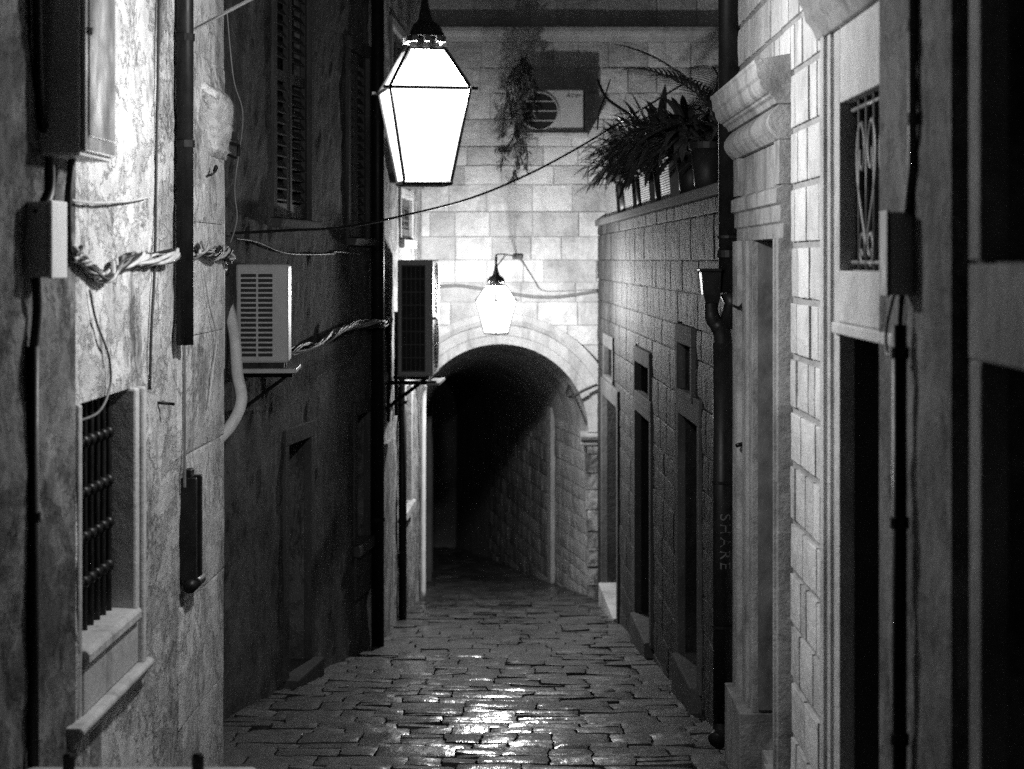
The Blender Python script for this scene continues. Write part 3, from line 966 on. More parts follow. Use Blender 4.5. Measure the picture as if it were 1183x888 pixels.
for u in (0.36, 0.84):
    mb.tube([gp(u, c), gp(u, d)], 0.011)
    for sg in (-1, 1):
        w_ = 0.2 * sg
        mb.tube(smoothpts([gp(u, c + 0.10), gp(u + w_ * 0.4, c + 0.2), gp(u + w_ * 0.85, c + 0.33), gp(u + w_, c + 0.44), gp(u + w_ * 0.85, c + 0.54), gp(u + w_ * 0.5, c + 0.57), gp(u + w_ * 0.2, c + 0.50), gp(u + w_ * 0.3, c + 0.41), gp(u + w_ * 0.6, c + 0.40), gp(u + w_ * 0.62, c + 0.47)], 6), 0.012, 6)
        mb.tube(spiral(u + w_ * 0.4, c + 0.09, 0.07, -PI / 2, 1.2, sg), 0.010, 6)
mb.build('iron_scrollwork', M['cable_grey'], tw, smooth=True)

# ------------------------------------------------------------------ 7  nearest house on the right
X7 = 1.27
W7 = Wall((X7, 3.2), (X7, 6.72), -1)
s7 = W7.s
h7 = thing('shadowed_house', 'blurred dim house front at the far right edge, with window over a dark doorway', 'house', (X7, 5, ground(5)))
o1_ = (s7(4.2), s7(5.13), 1.845, 3.4, 0.2)
o2_ = (s7(4.2), s7(5.13), ground(4.6) + 0.05, 1.58, 0.25)
o3_ = (s7(5.28), s7(5.60), ground(5.4) - 0.1, 3.6, 0.16)
mb = MB()
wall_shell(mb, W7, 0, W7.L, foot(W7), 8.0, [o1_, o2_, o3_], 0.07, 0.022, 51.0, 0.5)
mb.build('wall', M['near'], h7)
a, b, c, d, dep = o1_
w = casement(W7, a, b, c, d, -dep, h7); pane(W7, a, b, c, d, -dep - 0.02, w)
surround(W7, a, b, c + 0.002, d, 0.13, 0.03, 'frame', M['rightframe'], w)
a, b, c, d, dep = o2_
dr = plank_leaf(W7, a, b, c, d, -dep, 'door', M['wood'], h7)
surround(W7, a, b, c, d, 0.13, 0.028, 'frame', M['rightframe'], dr, top=0.26)
a, b, c, d, dep = o3_
sh = MB(); W7.box(sh, a, b, -0.2, -0.16, c, d); sh.build('recessed_panel', M['wood'], h7)

# ------------------------------------------------------------------ lanterns
def lantern_root(name, label, cat, loc, rz, group):
    o = thing(name, label, cat, loc, group)
    o.rotation_euler.z = rz
    return o

def lantern_body(root):
    """Four tapering frosted sides, four sloping roof panes, belt, capped vent; the belt is at local z = 0."""
    hb, ht, hm = 0.105, 0.080, 0.180     # half sizes: bottom, top of roof panes, belt
    zb, zt = -0.42, 0.185
    sq = lambda h, z: [V((-h, -h, z)), V((h, -h, z)), V((h, h, z)), V((-h, h, z))]
    mb = MB()
    B, Mi, T = sq(hb, zb), sq(hm, 0), sq(ht, zt)
    for k in range(4):
        e = (k + 1) % 4
        mb.poly([B[k], B[e], Mi[e], Mi[k]]); mb.poly([Mi[k], Mi[e], T[e], T[k]])
    mb.poly(B[::-1])
    mb.build('glass', M['lit'], root, local=True)
    mb = MB()
    g_ = 1.012
    for k in range(4):
        e = (k + 1) % 4
        mb.tube([B[k] * g_, Mi[k] * g_], 0.008, 6)
        mb.tube([Mi[k] * g_, T[k] * g_], 0.012, 6)
        mb.tube([B[k] * g_, B[e] * g_], 0.012, 6)
        mb.tube([T[k] * g_, T[e] * g_], 0.010, 6)
    hm2 = hm + 0.006
    for k in range(4):
        p, q = sq(hm2, 0)[k], sq(hm2, 0)[(k + 1) % 4]
        d = (q - p).normalized() * 0.03
        mb.tube([p - d, q + d], 0.008, 6)
    mb.build('frame', M['iron'], root, local=True)
    mb = MB()
    mb.loft([sq(0.062, zt + 0.005), sq(0.058, zt + 0.05)])
    for k in range(4):
        for u in (-0.5, 0, 0.5):
            p = sq(0.078, zt + 0.05)
            a_, b_ = p[k], p[(k + 1) % 4]
            c_ = a_.lerp(b_, 0.5 + u * 0.7)
            mb.box(c_.x - 0.012, c_.x + 0.012, c_.y - 0.012, c_.y + 0.012, zt + 0.035, zt + 0.062)
    mb.build('vent_collar', M['pipe_mid'], root, local=True)
    mb = MB()
    mb.loft([sq(0.080, zt + 0.062), sq(0.080, zt + 0.068), sq(0.062, zt + 0.11), sq(0.034, zt + 0.135), sq(0.020, zt + 0.20), sq(0.010, zt + 0.27)])
    mb.build('cap', M['iron'], root, local=True)

def bulb(root, watts, z):
    l = bpy.data.lights.new('bulb', 'POINT'); l.energy = watts; l.shadow_soft_size = 0.07
    o = bpy.data.objects.new('bulb', l); C.objects.link(o); o.parent = root; o.location = (0, 0, z)
    mb = MB(); mb.tube([(0, 0, 0.20), (0, 0, z + 0.06)], 0.016, 8); mb.build('bulb_socket', M['iron'], root, local=True)

lg = 'wrought iron street lanterns of the alley'
L1 = V((-0.4375, 8.75, 2.626))
lan = lantern_root('street_lantern', 'large nearer lit lantern hanging high between the houses, its iron frame clearly seen', 'lantern', L1, R(12), lg)
lantern_body(lan)
bulb(lan, NEAR_W, 0.05)
Rz = Matrix.Rotation(-R(12), 3, 'Z')
loc = lambda p: Rz @ (V(p) - L1)
mb = MB()
mb.tube([loc(L1 + V((0, 0, 0.44))), loc(L1 + V((0, 0, 0.86)))], 0.012, 8)
mb.tube([loc((-1.83, 8.75, 3.42)), loc((-0.39, 8.75, 3.49))], 0.016, 8)
hk = [L1 + V((-0.07 + 0.02 * math.cos(t * PI / 6), 0, 0.52 + 0.07 * math.sin(t * PI / 6))) for t in range(12)]
mb.tube([loc(p) for p in hk], 0.006, 6)
mb.tube(smoothpts([loc((-1.8, 8.75, 3.18)), loc((-1.5, 8.75, 3.22)), loc((-1.15, 8.75, 3.32)), loc((-0.9, 8.75, 3.46))], 8), 0.010, 8)
mb.build('bracket', M['iron'], lan, local=True)
mb = MB()
mb.tube([loc(at(212, 40, 10.05)), loc((-0.4375, 8.75, 3.47))], 0.009, 8)
mb.build('stay_rod', M['chrome'], lan, local=True)

L2 = V((-0.268, 21.9, 1.387))
lan2 = lantern_root('street_lantern', 'smaller distant lit lantern hanging in front of the arch crown', 'lantern', L2, R(45), lg)
LS = 0.90
for ch in list(lan.children):
    if ch.name.split('.')[0] in ('glass', 'frame', 'vent_collar', 'cap'):
        c_ = ch.copy(); C.objects.link(c_); c_.parent = lan2; c_.scale = (LS, LS, LS)
bulb(lan2, FAR_W, 0.10)
Rz2 = Matrix.Rotation(-R(45), 3, 'Z')
loc2 = lambda p: Rz2 @ (V(p) - L2)
mb = MB()
mb.tube([loc2(L2 + V((0, 0, 0.38))), loc2(L2 + V((0, 0, 0.50)))], 0.015, 8)
mb.tube([loc2(p) for p in smoothpts([L2 + V((0, 0, 0.50)), L2 + V((0.01, 0.1, 0.525)), L2 + V((0.10, 1.2, 0.53)), L2 + V((0.24, 2.1, 0.50))], 6)], 0.009, 8)
mb.tube([loc2(p) for p in smoothpts([L2 + V((0.01, 0.02, 0.39)), L2 + V((0.06, 0.5, 0.46)), L2 + V((0.10, 1.1, 0.52))], 6)], 0.008, 8)
mb.build('bracket', M['iron'], lan2, local=True)
mb = MB()
q = [L2 + V((0.24 + a_, b_, 0.47 + c_)) for c_ in (0, 0.05) for a_, b_ in ((-0.06, 1.98), (0.06, 1.98), (0.06, 2.09), (-0.06, 2.09))]
mb.hexa([loc2(p) for p in q])
mb.build('terminal_box', M['iron'], lan2, local=True)

# ------------------------------------------------------------------ air conditioners
def ac_end(W, s0, o0, dep, z0, h, length, name, label, group, mat, gmat, cols=2, tall=False):
    """An outdoor unit hung along a wall: its slotted end panel faces the camera, the fan faces the alley."""
    root = thing(name, label, 'air conditioner', W.P(s0, z0, o0), group)
    mb = MB()
    W.box(mb, s0, s0 + length, o0, o0 + dep, z0, z0 + h)
    mb.build('casing', mat, root, bevel=0.018)
    mb = MB(); fm = MB()
    if not tall:
        n = 17
        u0, u1, um = 0.10, 0.70, 0.42
        for k in range(n):
            za = z0 + h * (0.07 + 0.85 * k / n); zb = za + h * 0.85 / n * 0.62
            for ua, ub in ((u0, um - 0.03), (um + 0.01, u1)):
                W.box(mb, s0 - 0.006, s0 - 0.001, o0 + dep * ua, o0 + dep * ub, za, zb)
        mb.build('end_grille', gmat, root, bevel=0.006)
    else:
        W.box(mb, s0 - 0.006, s0 - 0.001, o0 + dep * 0.13, o0 + dep * 0.78, z0 + 0.06, z0 + h - 0.06)
        mb.build('coil', M['grille'], root)
        for k in range(6):
            o = o0 + dep * (0.13 + 0.65 * k / 5)
            W.box(fm, s0 - 0.016, s0 - 0.008, o - 0.004, o + 0.004, z0 + 0.05, z0 + h - 0.05)
        for k in range(9):
            z = z0 + 0.06 + (h - 0.12) * k / 8
            W.box(fm, s0 - 0.018, s0 - 0.006, o0 + dep * 0.12, o0 + dep * 0.79, z - 0.006, z + 0.006)
        fm.build('end_grille', gmat, root)
    fan = MB()
    zc = [] if not tall else [z0 + h * 0.27, z0 + h * 0.75]
    for c in zc:
        for q in range(1, 7):
            r = 0.045 * q
            fan.tube([W.P(s0 + length * 0.42 + r * math.cos(t * PI / 12), c + r * math.sin(t * PI / 12), o0 + dep + 0.012) for t in range(25)], 0.004, 5, cap=False)
        for q in range(8):
            t = q * PI / 8
            fan.tube([W.P(s0 + length * 0.42 + 0.27 * math.cos(t), c + 0.27 * math.sin(t), o0 + dep + 0.010), W.P(s0 + length * 0.42 - 0.27 * math.cos(t), c - 0.27 * math.sin(t), o0 + dep + 0.010)], 0.004, 5)
    if fan.v: fan.build('fan_guard', gmat, root)
    return root

acg = 'outdoor air conditioners hung along the walls'
WA = Wall((-2.0, 13.42), (-2.06, 14.4), 1)
ac1 = ac_end(WA, 0.0, 0.0, 0.37, 1.12, 0.70, 0.36, 'air_conditioner', 'light grey air conditioner with rows of slots on a shelf on the dark wall', acg, M['pale_metal'], M['grille'])
mb = MB()
WA.box(mb, -0.1, 0.55, -0.05, 0.43, 1.055, 1.085)
mb.build('shelf', M['pale_metal'], ac1, bevel=0.004)
for ss in (0.02, 0.28):
    mb = MB()
    WA.box(mb, ss, ss + 0.03, -0.05, 0.40, 1.02, 1.053)
    mb.tube([WA.P(ss + 0.015, 0.72, -0.05), WA.P(ss + 0.015, 1.03, 0.36)], 0.012, 6)
    mb.build('bracket', M['iron'], ac1)
    mb = MB(); WA.box(mb, ss - 0.01, ss + 0.05, 0.05, 0.34, 1.087, 1.118); mb.build('rubber_foot', M['iron'], ac1)
ac2 = ac_end(W3, s3(19.4), 0.12, 0.36, 0.66, 1.19, 0.95, 'air_conditioner', 'tall dark air conditioner seen from its meshed end, hung left of the arch', acg, M['pale_metal'], M['pipe_mid'], tall=True)
for ss in (s3(19.38), s3(20.2)):
    mb = MB()
    mb.tube([W3.P(ss, 0.60, 0), W3.P(ss, 0.60, 0.52)], 0.022, 6)
    mb.tube([W3.P(ss, 0.33, 0.0), W3.P(ss, 0.585, 0.34)], 0.020, 6)
    mb.tube([W3.P(ss, 1.3, 0.03), W3.P(ss, 0.2, 0.03)], 0.020, 6)
    mb.tube([W3.P(ss, 0.60, 0.10), W3.P(ss, 0.85, 0.10)], 0.014, 6)
    mb.build('bracket', M['iron'], ac2)
for o_ in (0.15, 0.40):
    mb = MB(); W3.box(mb, s3(19.40), s3(20.25), o_, o_ + 0.04, 0.625, 0.657); mb.build('support_rail', M['iron'], ac2)
mb = MB(); W3.box(mb, s3(19.36), s3(20.25), 0.42, 0.55, 0.575, 0.60); mb.build('drip_tray', M['pale_metal'], ac2)
mb = MB(); W3.box(mb, s3(19.37), s3(19.395), 0.435, 0.52, 1.24, 1.27); mb.build('clip', M['pale_metal'], ac2)
# the unit on the arch house
p0 = at(598, 155, FY - 0.02); p1 = at(673, 106, FY - 0.02)
ac3 = thing('air_conditioner', 'air conditioner with round fan grille high on the pale house over the arch', 'air conditioner', (p0.x + 0.4, FY - 0.2, p0.z), acg)
xa, xb, za, zb = p0.x, p1.x, p0.z, p1.z
fy = FY - 0.36
mb = MB(); mb.box(xa, xb, fy, FY - 0.06, za, zb); mb.build('casing', M['pale_metal'], ac3, bevel=0.015)
fx, fz, fr_ = xa + 0.27, (za + zb) / 2, 0.225
mb = MB()
mb.loft([[V((fx + r * math.cos(k * PI / 24), yy, fz + r * math.sin(k * PI / 24))) for k in range(48)] for r, yy in ((fr_, fy - 0.003), (fr_, fy - 0.006))])
mb.build('fan_opening', M['grille'], ac3)
mb = MB()
for sgn in (-1, 1):
    pass
for (r0, r1) in ((fr_, fr_ + 0.03),):
    mb.loft([[V((fx + r * math.cos(k * PI / 24), yy, fz + r * math.sin(k * PI / 24))) for k in range(48)] for r, yy in ((fr_ + 0.012, fy), (fr_ + 0.012, fy - 0.018), (fr_, fy - 0.02), (fr_ - 0.004, fy - 0.008))], caps=False)
for zz in (-0.12, 0, 0.12):
    wv = math.sqrt(fr_ ** 2 - zz ** 2)
    mb.box(fx - wv, fx + wv, fy - 0.016, fy - 0.008, fz + zz - 0.006, fz + zz + 0.006)
mb.box(xa + 0.52, xa + 0.527, fy - 0.006, fy + 0.01, za + 0.03, zb - 0.05)
mb.build('fan_guard', M['pale_metal'], ac3)
mb = MB()
mb.box(xa - 0.05, xb + 0.05, FY - 0.42, FY, za - 0.05, za - 0.003)
mb.build('ledge', M['frame'], ac3, bevel=0.006)

def text_mesh(name, body, size, mat, parent, fn, shear=0.0, depth=0.002):
    cu = bpy.data.curves.new(name, 'FONT'); cu.body = body; cu.size = size; cu.align_x = 'CENTER'; cu.align_y = 'CENTER'; cu.shear = shear; cu.space_character = 1.25 if shear == 0 else 1.0
    to = bpy.data.objects.new(name, cu); C.objects.link(to)
    bpy.context.view_layer.update()
    me = bpy.data.meshes.new_from_object(to.evaluated_get(bpy.context.evaluated_depsgraph_get()))
    bpy.data.objects.remove(to)
    off = WL[parent.name]
    for v in me.vertices: v.co = fn(v.co) - off
    me.materials.clear(); me.materials.append(mat)
    a_ = me.attributes.new('tone', 'FLOAT', 'FACE'); a_.data.foreach_set('value', [1.0] * len(me.polygons))
    o = bpy.data.objects.new(name, me); C.objects.link(o); o.parent = parent
    return o
text_mesh('lettering', 'Airev', 0.085, M['ink'], ac3, lambda c: V((xb - 0.13 + c.x, fy - 0.004, zb - 0.075 + c.y)), 0.3)

# ------------------------------------------------------------------ pipes
def downpipe(name, label, pts, r, mat, group=None, bands=(), n=14, cat='downpipe'):
    base = V(pts[-1])
    root = thing(name, label, cat, base, group)
    mb = MB(); mb.tube(pts, r, n); mb.build('pipe', mat, root, smooth=True)
    for z in bands:
        b = MB()
        for p, q in zip(pts, pts[1:]):
            p, q = V(p), V(q)
            if min(p.z, q.z) <= z <= max(p.z, q.z) and abs(p.z - q.z) > 0.05:
                c = p.lerp(q, (z - p.z) / (q.z - p.z))
                b.tube([c - V((0, 0, 0.018)), c + V((0, 0, 0.018))], r + 0.007, n)
        if b.v: b.build('band', mat, root, smooth=False)
    return root

# left pipe ending in the air
sp = s1(9.85)
downpipe('downpipe', 'short black downpipe cut off midway on the pale stained wall', [W1.P(sp, 6.5, 0.06), W1.P(sp, 1.41, 0.06)], 0.045, M['pipe'], None, (3.0, 2.45))
mb = MB()
mb.tube([W1.P(sp + 0.12, 1.42, 0.036), W1.P(sp + 0.12, 0.66, 0.036)], 0.008, 6)
root = tag(mb.build('thin_conduit', M['cable_grey'], None), 'thin grey conduit running below the cut-off downpipe on the pale wall', 'conduit')
# iron strap at the foot of that conduit
st = thing('iron_strap', 'narrow dark iron strap with a rounded foot bolted to the pale wall', 'strap', W1.P(s1(10.1), 0.15, 0))
mb = MB()
W1.box(mb, s1(10.02), s1(10.07), 0.0, 0.085, 0.16, 0.70); W1.box(mb, s1(10.17), s1(10.22), 0.0, 0.085, 0.16, 0.70)
W1.box(mb, s1(10.07), s1(10.17), 0.0, 0.05, 0.16, 0.74)
mb.build('channel', M['iron'], st, bevel=0.004)
mb = MB()
mb.tube([W1.P(s1(9.98), 0.135, 0.06), W1.P(s1(10.26), 0.135, 0.06)], [0.035, 0.035], 12)
mb.build('foot', M['iron'], st, smooth=True)
# near-left conduit under the small box
sc_ = s1(6.98)
downpipe('cable_conduit', 'blurred dark conduit rising up the wall below the small meter box', [W1.P(sc_ + 0.06, 1.53, 0.03), W1.P(sc_ + 0.06, ground(7) - 0.1, 0.03)], 0.022, M['pipe'], None, (0.9, -0.1), 10, 'conduit')
# left dark pipe at the end of the grimy house
downpipe('downpipe', 'tall black downpipe between the grimy house and the patched house', [W2.P(s2(18.0), 7.5, 0.075), W2.P(s2(18.0), ground(18.0), 0.075)], 0.062, M['pipe'], None, (3.2, 1.2, -0.6))
downpipe('downpipe', 'slim dark downpipe on the patched house under the air conditioner', [W3.P(s3(20.75), 0.62, 0.05), W3.P(s3(20.75), ground(20.7), 0.05)], 0.045, M['pipe'], None, (0.3, -1.0))
downpipe('water_pipe', 'pale bent water pipe on the left edge of the arch', smoothpts([W3.P(s3(23.0), 0.55, 0.05), W3.P(s3(23.1), 0.35, 0.10), W3.P(s3(23.3), 0.1, 0.08), W3.P(s3(23.5), -1.2, 0.06), W3.P(s3(23.5), ground(23.5), 0.06)], 6), 0.03, M['pale_pvc'], None, (), 10, 'pipe')

# right downpipe: upper run, offset, hopper, lower run
rp = thing('downpipe', 'stout black downpipe with hopper head and scratched letters, right of the terrace wall', 'downpipe', (1.2, 11.75, ground(11.75)))
yp = 11.55
top = lambda px: (px - VX) / F * yp
zz = lambda py: EYE - (py - VY) / F * yp
mb = MB()
mb.tube([(top(841), yp, 7.0), (top(842), yp, zz(338))], 0.063, 18)
mb.build('upper_pipe', M['pipe'], rp, smooth=True)
for px_, p_a, p_b, r_ in ((842, 289, 297, 0.072), (841.5, 272, 275, 0.069), (835, 555, 558, 0.066), (835, 722, 725, 0.066)):
    mb = MB(); mb.tube([(top(px_), yp, zz(p_a)), (top(px_), yp, zz(p_b))], r_, 18); mb.build('collar', M['pipe'], rp)
mb = MB()
x0, x1 = top(809), top(832)
secs = []
for z, i_, yw in ((zz(350), 0.028, 0.045), (zz(340), 0.012, 0.06), (zz(314), 0.0, 0.075), (zz(313), -0.012, 0.085), (zz(310), -0.012, 0.085)):
    secs.append([V((x0 + i_, yp - yw, z)), V((x1 - i_ * 0.3, yp - yw, z)), V((x1 - i_ * 0.3, yp + yw, z)), V((x0 + i_, yp + yw, z))])
mb.loft(secs)
mb.build('hopper', M['pipe'], rp, bevel=0.004)
mb = MB()
mb.tube(smoothpts([(top(822), yp, zz(346)), (top(822), yp, zz(362)), (top(826), yp, zz(372)), (top(833), yp, zz(380)), (top(835), yp, zz(392)), (top(835), yp, zz(400))], 5), [0.042] * 6 + [0.046] * 6 + [0.055] * 14, 16)
mb.tube([(top(843), yp, zz(338)), (top(846), yp, zz(352)), (top(838), yp, zz(378))], [0.06, 0.05, 0.045], 14)
mb.build('elbow', M['pipe'], rp, smooth=True)
mb = MB()
mb.tube([(top(835), yp, zz(396)), (top(835), yp, zz(835))], 0.060, 18)
mb.tube(smoothpts([(top(835), yp, zz(832)), (top(833), yp - 0.02, zz(846)), (top(826), yp - 0.07, zz(853))], 5), 0.057, 16)
low = mb.build('lower_pipe', M['pipe'], rp, smooth=True)
pr = 0.0615
def wrap(c):
    # letters run down the pipe, each turned a quarter
    ang = c.y / pr
    return V((top(835) + pr * math.sin(ang + 0.12), yp - pr * math.cos(ang + 0.12), zz(624) - c.x))
text_mesh('lettering', 'SHARE', 0.098, M['scratch'], rp, wrap)

# ------------------------------------------------------------------ boxes on the walls
bx = thing('meter_cabinet', 'big grey metal cabinet with a shiny door, high at the upper left', 'cabinet', W1.P(s1(7.4), 2.25, 0))
sa, sb = s1(7.2), s1(7.72)
mb = MB(); W1.box(mb, sa, sb, 0.0, 0.165, 2.245, 3.15); mb.build('cabinet_body', M['grey_enamel'], bx, bevel=0.012)
mb = MB(); W1.box(mb, sa + 0.012, sb - 0.012, 0.167, 0.185, 2.262, 3.14); mb.build('cabinet_door', M['glossy'], bx, bevel=0.006)
mb = MB()
W1.box(mb, sa + 0.05, sb - 0.05, 0.187, 0.192, 2.32, 3.1)
mb.tube([W1.P(sa + 0.05, 2.72, 0.186), W1.P(sa + 0.05, 2.72, 0.205)], 0.015, 10)
mb.build('door_panel', M['glossy'], bx, bevel=0.004)
bx = thing('meter_box', 'small pale grey box on the wall under the big cabinet', 'box', W1.P(s1(7.1), 1.78, 0))
sa, sb = s1(7.0), s1(7.22)
mb = MB(); W1.box(mb, sa, sb, 0.0, 0.095, 1.785, 2.065); mb.build('box_body', M['grey_enamel'], bx, bevel=0.008)
mb = MB(); W1.box(mb, sa - 0.003, sb + 0.003, 0.097, 0.112, 1.78, 2.07); mb.build('lid', M['pale_pvc'], bx, bevel=0.006)
mb = MB(); mb.tube([W1.P(sa - 0.001, 2.03, 0.05), W1.P(sa - 0.006, 2.03, 0.05)], 0.008, 10); mb.build('screw', M['iron'], bx)
bx = thing('junction_box', 'grey box at the head of the conduit beside the iron scrollwork', 'box', W7.P(s7(6.2), 1.73, 0))
sa, sb = s7(6.13), s7(6.25)
mb = MB(); W7.box(mb, sa, sb, 0.0, 0.076, 1.735, 2.005, 0.8); mb.build('box_body', M['grey_enamel'], bx, bevel=0.006)
mb = MB(); W7.box(mb, sa - 0.004, sb + 0.004, 0.078, 0.088, 1.73, 2.01); mb.build('lid', M['pipe_mid'], bx, bevel=0.004)
downpipe('cable_conduit', 'thick black conduit running down the wall from the grey junction box', [W7.P(s7(6.16), 1.64, 0.04), W7.P(s7(6.16), ground(6.2), 0.04)], 0.024, M['pipe'], None, (1.55, 1.0, 0.3), 12, 'conduit')
mb = MB()
mb.tube(smoothpts([W7.P(s7(6.16), 1.75, 0.03), W7.P(s7(6.17), 1.68, 0.035), W7.P(s7(6.16), 1.6, 0.04)], 5), 0.010, 8)
mb.tube(smoothpts([W7.P(s7(6.30), 1.74, 0.03), W7.P(s7(6.33), 1.62, 0.05), W7.P(s7(6.26), 1.54, 0.06), W7.P(s7(6.18), 1.55, 0.05)], 5), 0.006, 6)
tag(mb.build('looped_cable', M['cable_dark'], smooth=True), 'short black cable looping between the grey junction box and conduit', 'cable')
downpipe('cable_conduit', 'narrow dark conduit on the dim wall above the grey junction box', [W7.P(s7(6.08), 3.4, 0.015), W7.P(s7(6.08), 2.15, 0.015), W7.P(s7(6.12), 2.0, 0.02)], 0.014, M['pipe_mid'], None, (2.6, 2.3), 10, 'conduit')

# ------------------------------------------------------------------ cables
def bundle(name, label, path, n, spread, r, group=None, seed=0):
    rnd = random.Random(seed)
    path = [V(p) for p in path]
    root = thing(name, label, 'cables', path[0], group)
    sp_ = smoothpts(path, 10)
    mats = [M['cable_pale'], M['cable_dark'], M['cable_grey'], M['cable_pale'], M['cable_dark']]
    for k in range(n):
        mb = MB()
        ph = rnd.uniform(0, 6.28); fr2 = rnd.uniform(0.05, 0.42)
        pts = []
        for i, p in enumerate(sp_):
            e = 0.35 + 0.65 * abs(math.sin(i * 0.11 + k))
            pts.append(p + V((math.cos(ph + i * fr2) * spread * 0.6, math.sin(ph * 2 + i * fr2 * 0.7) * spread * 0.5, math.sin(ph + i * fr2) * spread * e)))
        mb.tube(pts, r * rnd.uniform(0.7, 1.3), 6)
        mb.build('cable', mats[k % 5], root, smooth=True)
    return root

def on1(px, py, o=0.035):
    if px > 185: o += 0.03
    y = (1.924) / ((VX - px) / F + 0.0136)
    y = max(4, min(11.3, y))
    q = W1.P(s1(y), EYE - (py - VY) / F * y, o)
    return q
bundle('cable_bundle', 'sagging knot of pale and black cables on the near stained wall', [on1(74, 292), on1(82, 292), on1(95, 310), on1(113, 322), on1(128, 306), on1(150, 297), on1(170, 300), on1(188, 294)], 9, 0.030, 0.009, 'strapped wall cables', 1)
bundle('cable_bundle', 'tangle of pale cables wrapping the corner of the stained house', [on1(212, 292), on1(222, 286), on1(232, 294), on1(244, 290), on1(252, 296, 0.05), V((-1.76, 11.45, 1.86)), V((-1.90, 12.2, 1.80)), V((-2.0, 13.0, 1.75))], 10, 0.036, 0.008, 'strapped wall cables', 2)
bundle('cable_bundle', 'loose light and dark cables along the grimy wall above its door', [W2.P(s2(14.35), 1.05, 0.04), W2.P(s2(14.8), 1.13, 0.04), W2.P(s2(15.8), 1.16, 0.05), W2.P(s2(16.6), 1.25, 0.05), W2.P(s2(17.4), 1.27, 0.06), W2.P(s2(17.9), 1.25, 0.16), W3.P(s3(18.9), 1.25, 0.06), W3.P(s3(19.4), 1.24, 0.05)], 8, 0.034, 0.009, 'strapped wall cables', 3)

def cable(name, label, pts, r, mat, n=8, cat='cable'):
    mb = MB(); mb.tube(smoothpts(pts, n), r, 6)
    return tag(mb.build(name, mat, None, smooth=True), label, cat)

cable('cabinet_cable', 'heavy black cable curving down the edge of the big cabinet', [W1.P(s1(7.12), 3.3, 0.02), W1.P(s1(7.12), 2.8, 0.025), W1.P(s1(7.16), 2.45, 0.025), W1.P(s1(7.27), 2.25, 0.03), W1.P(s1(7.28), 2.12, 0.03), W1.P(s1(7.2), 2.05, 0.03)], 0.02, M['cable_dark'])
cable('cabinet_cable', 'black cable dropping from the cabinet bottom to the sagging knot of cables', [W1.P(s1(7.47), 2.26, 0.07), W1.P(s1(7.44), 2.1, 0.06), W1.P(s1(7.48), 1.95, 0.05), W1.P(s1(7.5), 1.88, 0.05)], 0.016, M['cable_dark'])
cable('box_cable', 'short black cable between the small box and the conduit beneath it', [W1.P(s1(7.04), 1.80, 0.04), W1.P(s1(7.06), 1.66, 0.04), W1.P(s1(7.04), 1.5, 0.03)], 0.02, M['cable_dark'])
cable('white_flex', 'pair of thin pale flexes strung across the stained wall below the cabinet', [on1(72, 231), on1(100, 234), on1(140, 232), on1(165, 227)], 0.006, M['cable_pale'])
cable('thin_wire', 'thin dark wire dropping down the stained wall left of the cut-off downpipe', [on1(180, -20, 0.015), on1(179, 80, 0.015), on1(178, 160, 0.012), on1(176, 300, 0.012), on1(172, 380, 0.012), on1(170, 450, 0.012)], 0.008, M['cable_dark'])
cable('thin_wire', 'slack grey wire curling in front of the barred window', [on1(98, 335, 0.02), on1(106, 372, 0.02), on1(120, 410, 0.02), on1(122, 445, 0.02), on1(112, 475, 0.01), on1(94, 487, -0.02)], 0.006, M['cable_grey'])
cable('thin_wire', 'wispy wire hanging from the carved corbel at the corner', [on1(248, 10, 0.04), on1(252, 90, 0.06), on1(262, 135, 0.1), V((-1.70, 11.38, 2.3)), V((-1.69, 11.4, 2.1)), V((-1.73, 11.4, 1.95))], 0.004, M['cable_grey'])
cable('thin_wire', 'pale wire stapled down the corner of the stained house', [on1(226, 310, 0.015), on1(232, 350, 0.015), on1(241, 390, 0.015), on1(237, 430, 0.012), on1(232, 470, 0.012)], 0.0045, M['cable_pale'])
mb = MB(); mb.tube([V((-1.772, 11.36, 2.17)), V((-1.772, 11.36, 1.2))], 0.016, 10)
tag(mb.build('plastic_conduit', M['pale_pvc'], smooth=True), 'slim pale plastic conduit on the house corner beside the air conditioner', 'conduit')
cable('drain_hose', 'fat pale drain hose bulging from behind the corner under the air conditioner', [V((-2.05, 13.35, 1.55)), V((-1.97, 13.15, 1.33)), V((-1.92, 12.95, 1.08)), V((-1.87, 12.8, 0.9)), V((-1.92, 12.7, 0.75)), V((-2.02, 12.6, 0.64)), V((-2.15, 12.6, 0.58))], 0.043, M['pale_pvc'], 8, 'hose')
cable('overhead_cable', 'long black cable sagging across the alley from the left corner to the terrace', [V((-1.95, 12.9, 2.03)), at(330, 266, 13.5), at(400, 262, 14.5), at(470, 248, 15.6), at(540, 230, 17), at(600, 206, 18), at(660, 175, 18.6), at(735, 130, 19.2), at(800, 90, 19.5)], 0.010, M['cable_dark'])
cable('wall_wire', 'drooping dark wire on the grimy wall above the air conditioner', [V((-1.99, 13.3, 2.0)), W2.P(s2(13.9), 1.98, 0.02), W2.P(s2(14.8), 1.90, 0.02), W2.P(s2(16.3), 1.90, 0.015), W2.P(s2(16.5), 1.92, 0.015), W2.P(s2(17.6), 1.90, 0.015)], 0.007, M['cable_grey'])
cable('facade_cable', 'thick dark cable sagging across the pale house behind the distant lantern', [at(485, 330, FY - 0.04), at(505, 331, FY - 0.04), at(530, 330, FY - 0.04), at(552, 333, FY - 0.05), at(580, 337, FY - 0.05), at(610, 342, FY - 0.05), at(640, 343, FY - 0.05), at(665, 340, FY - 0.05), at(690, 336, FY - 0.04)], 0.020, M['cable_grey'])
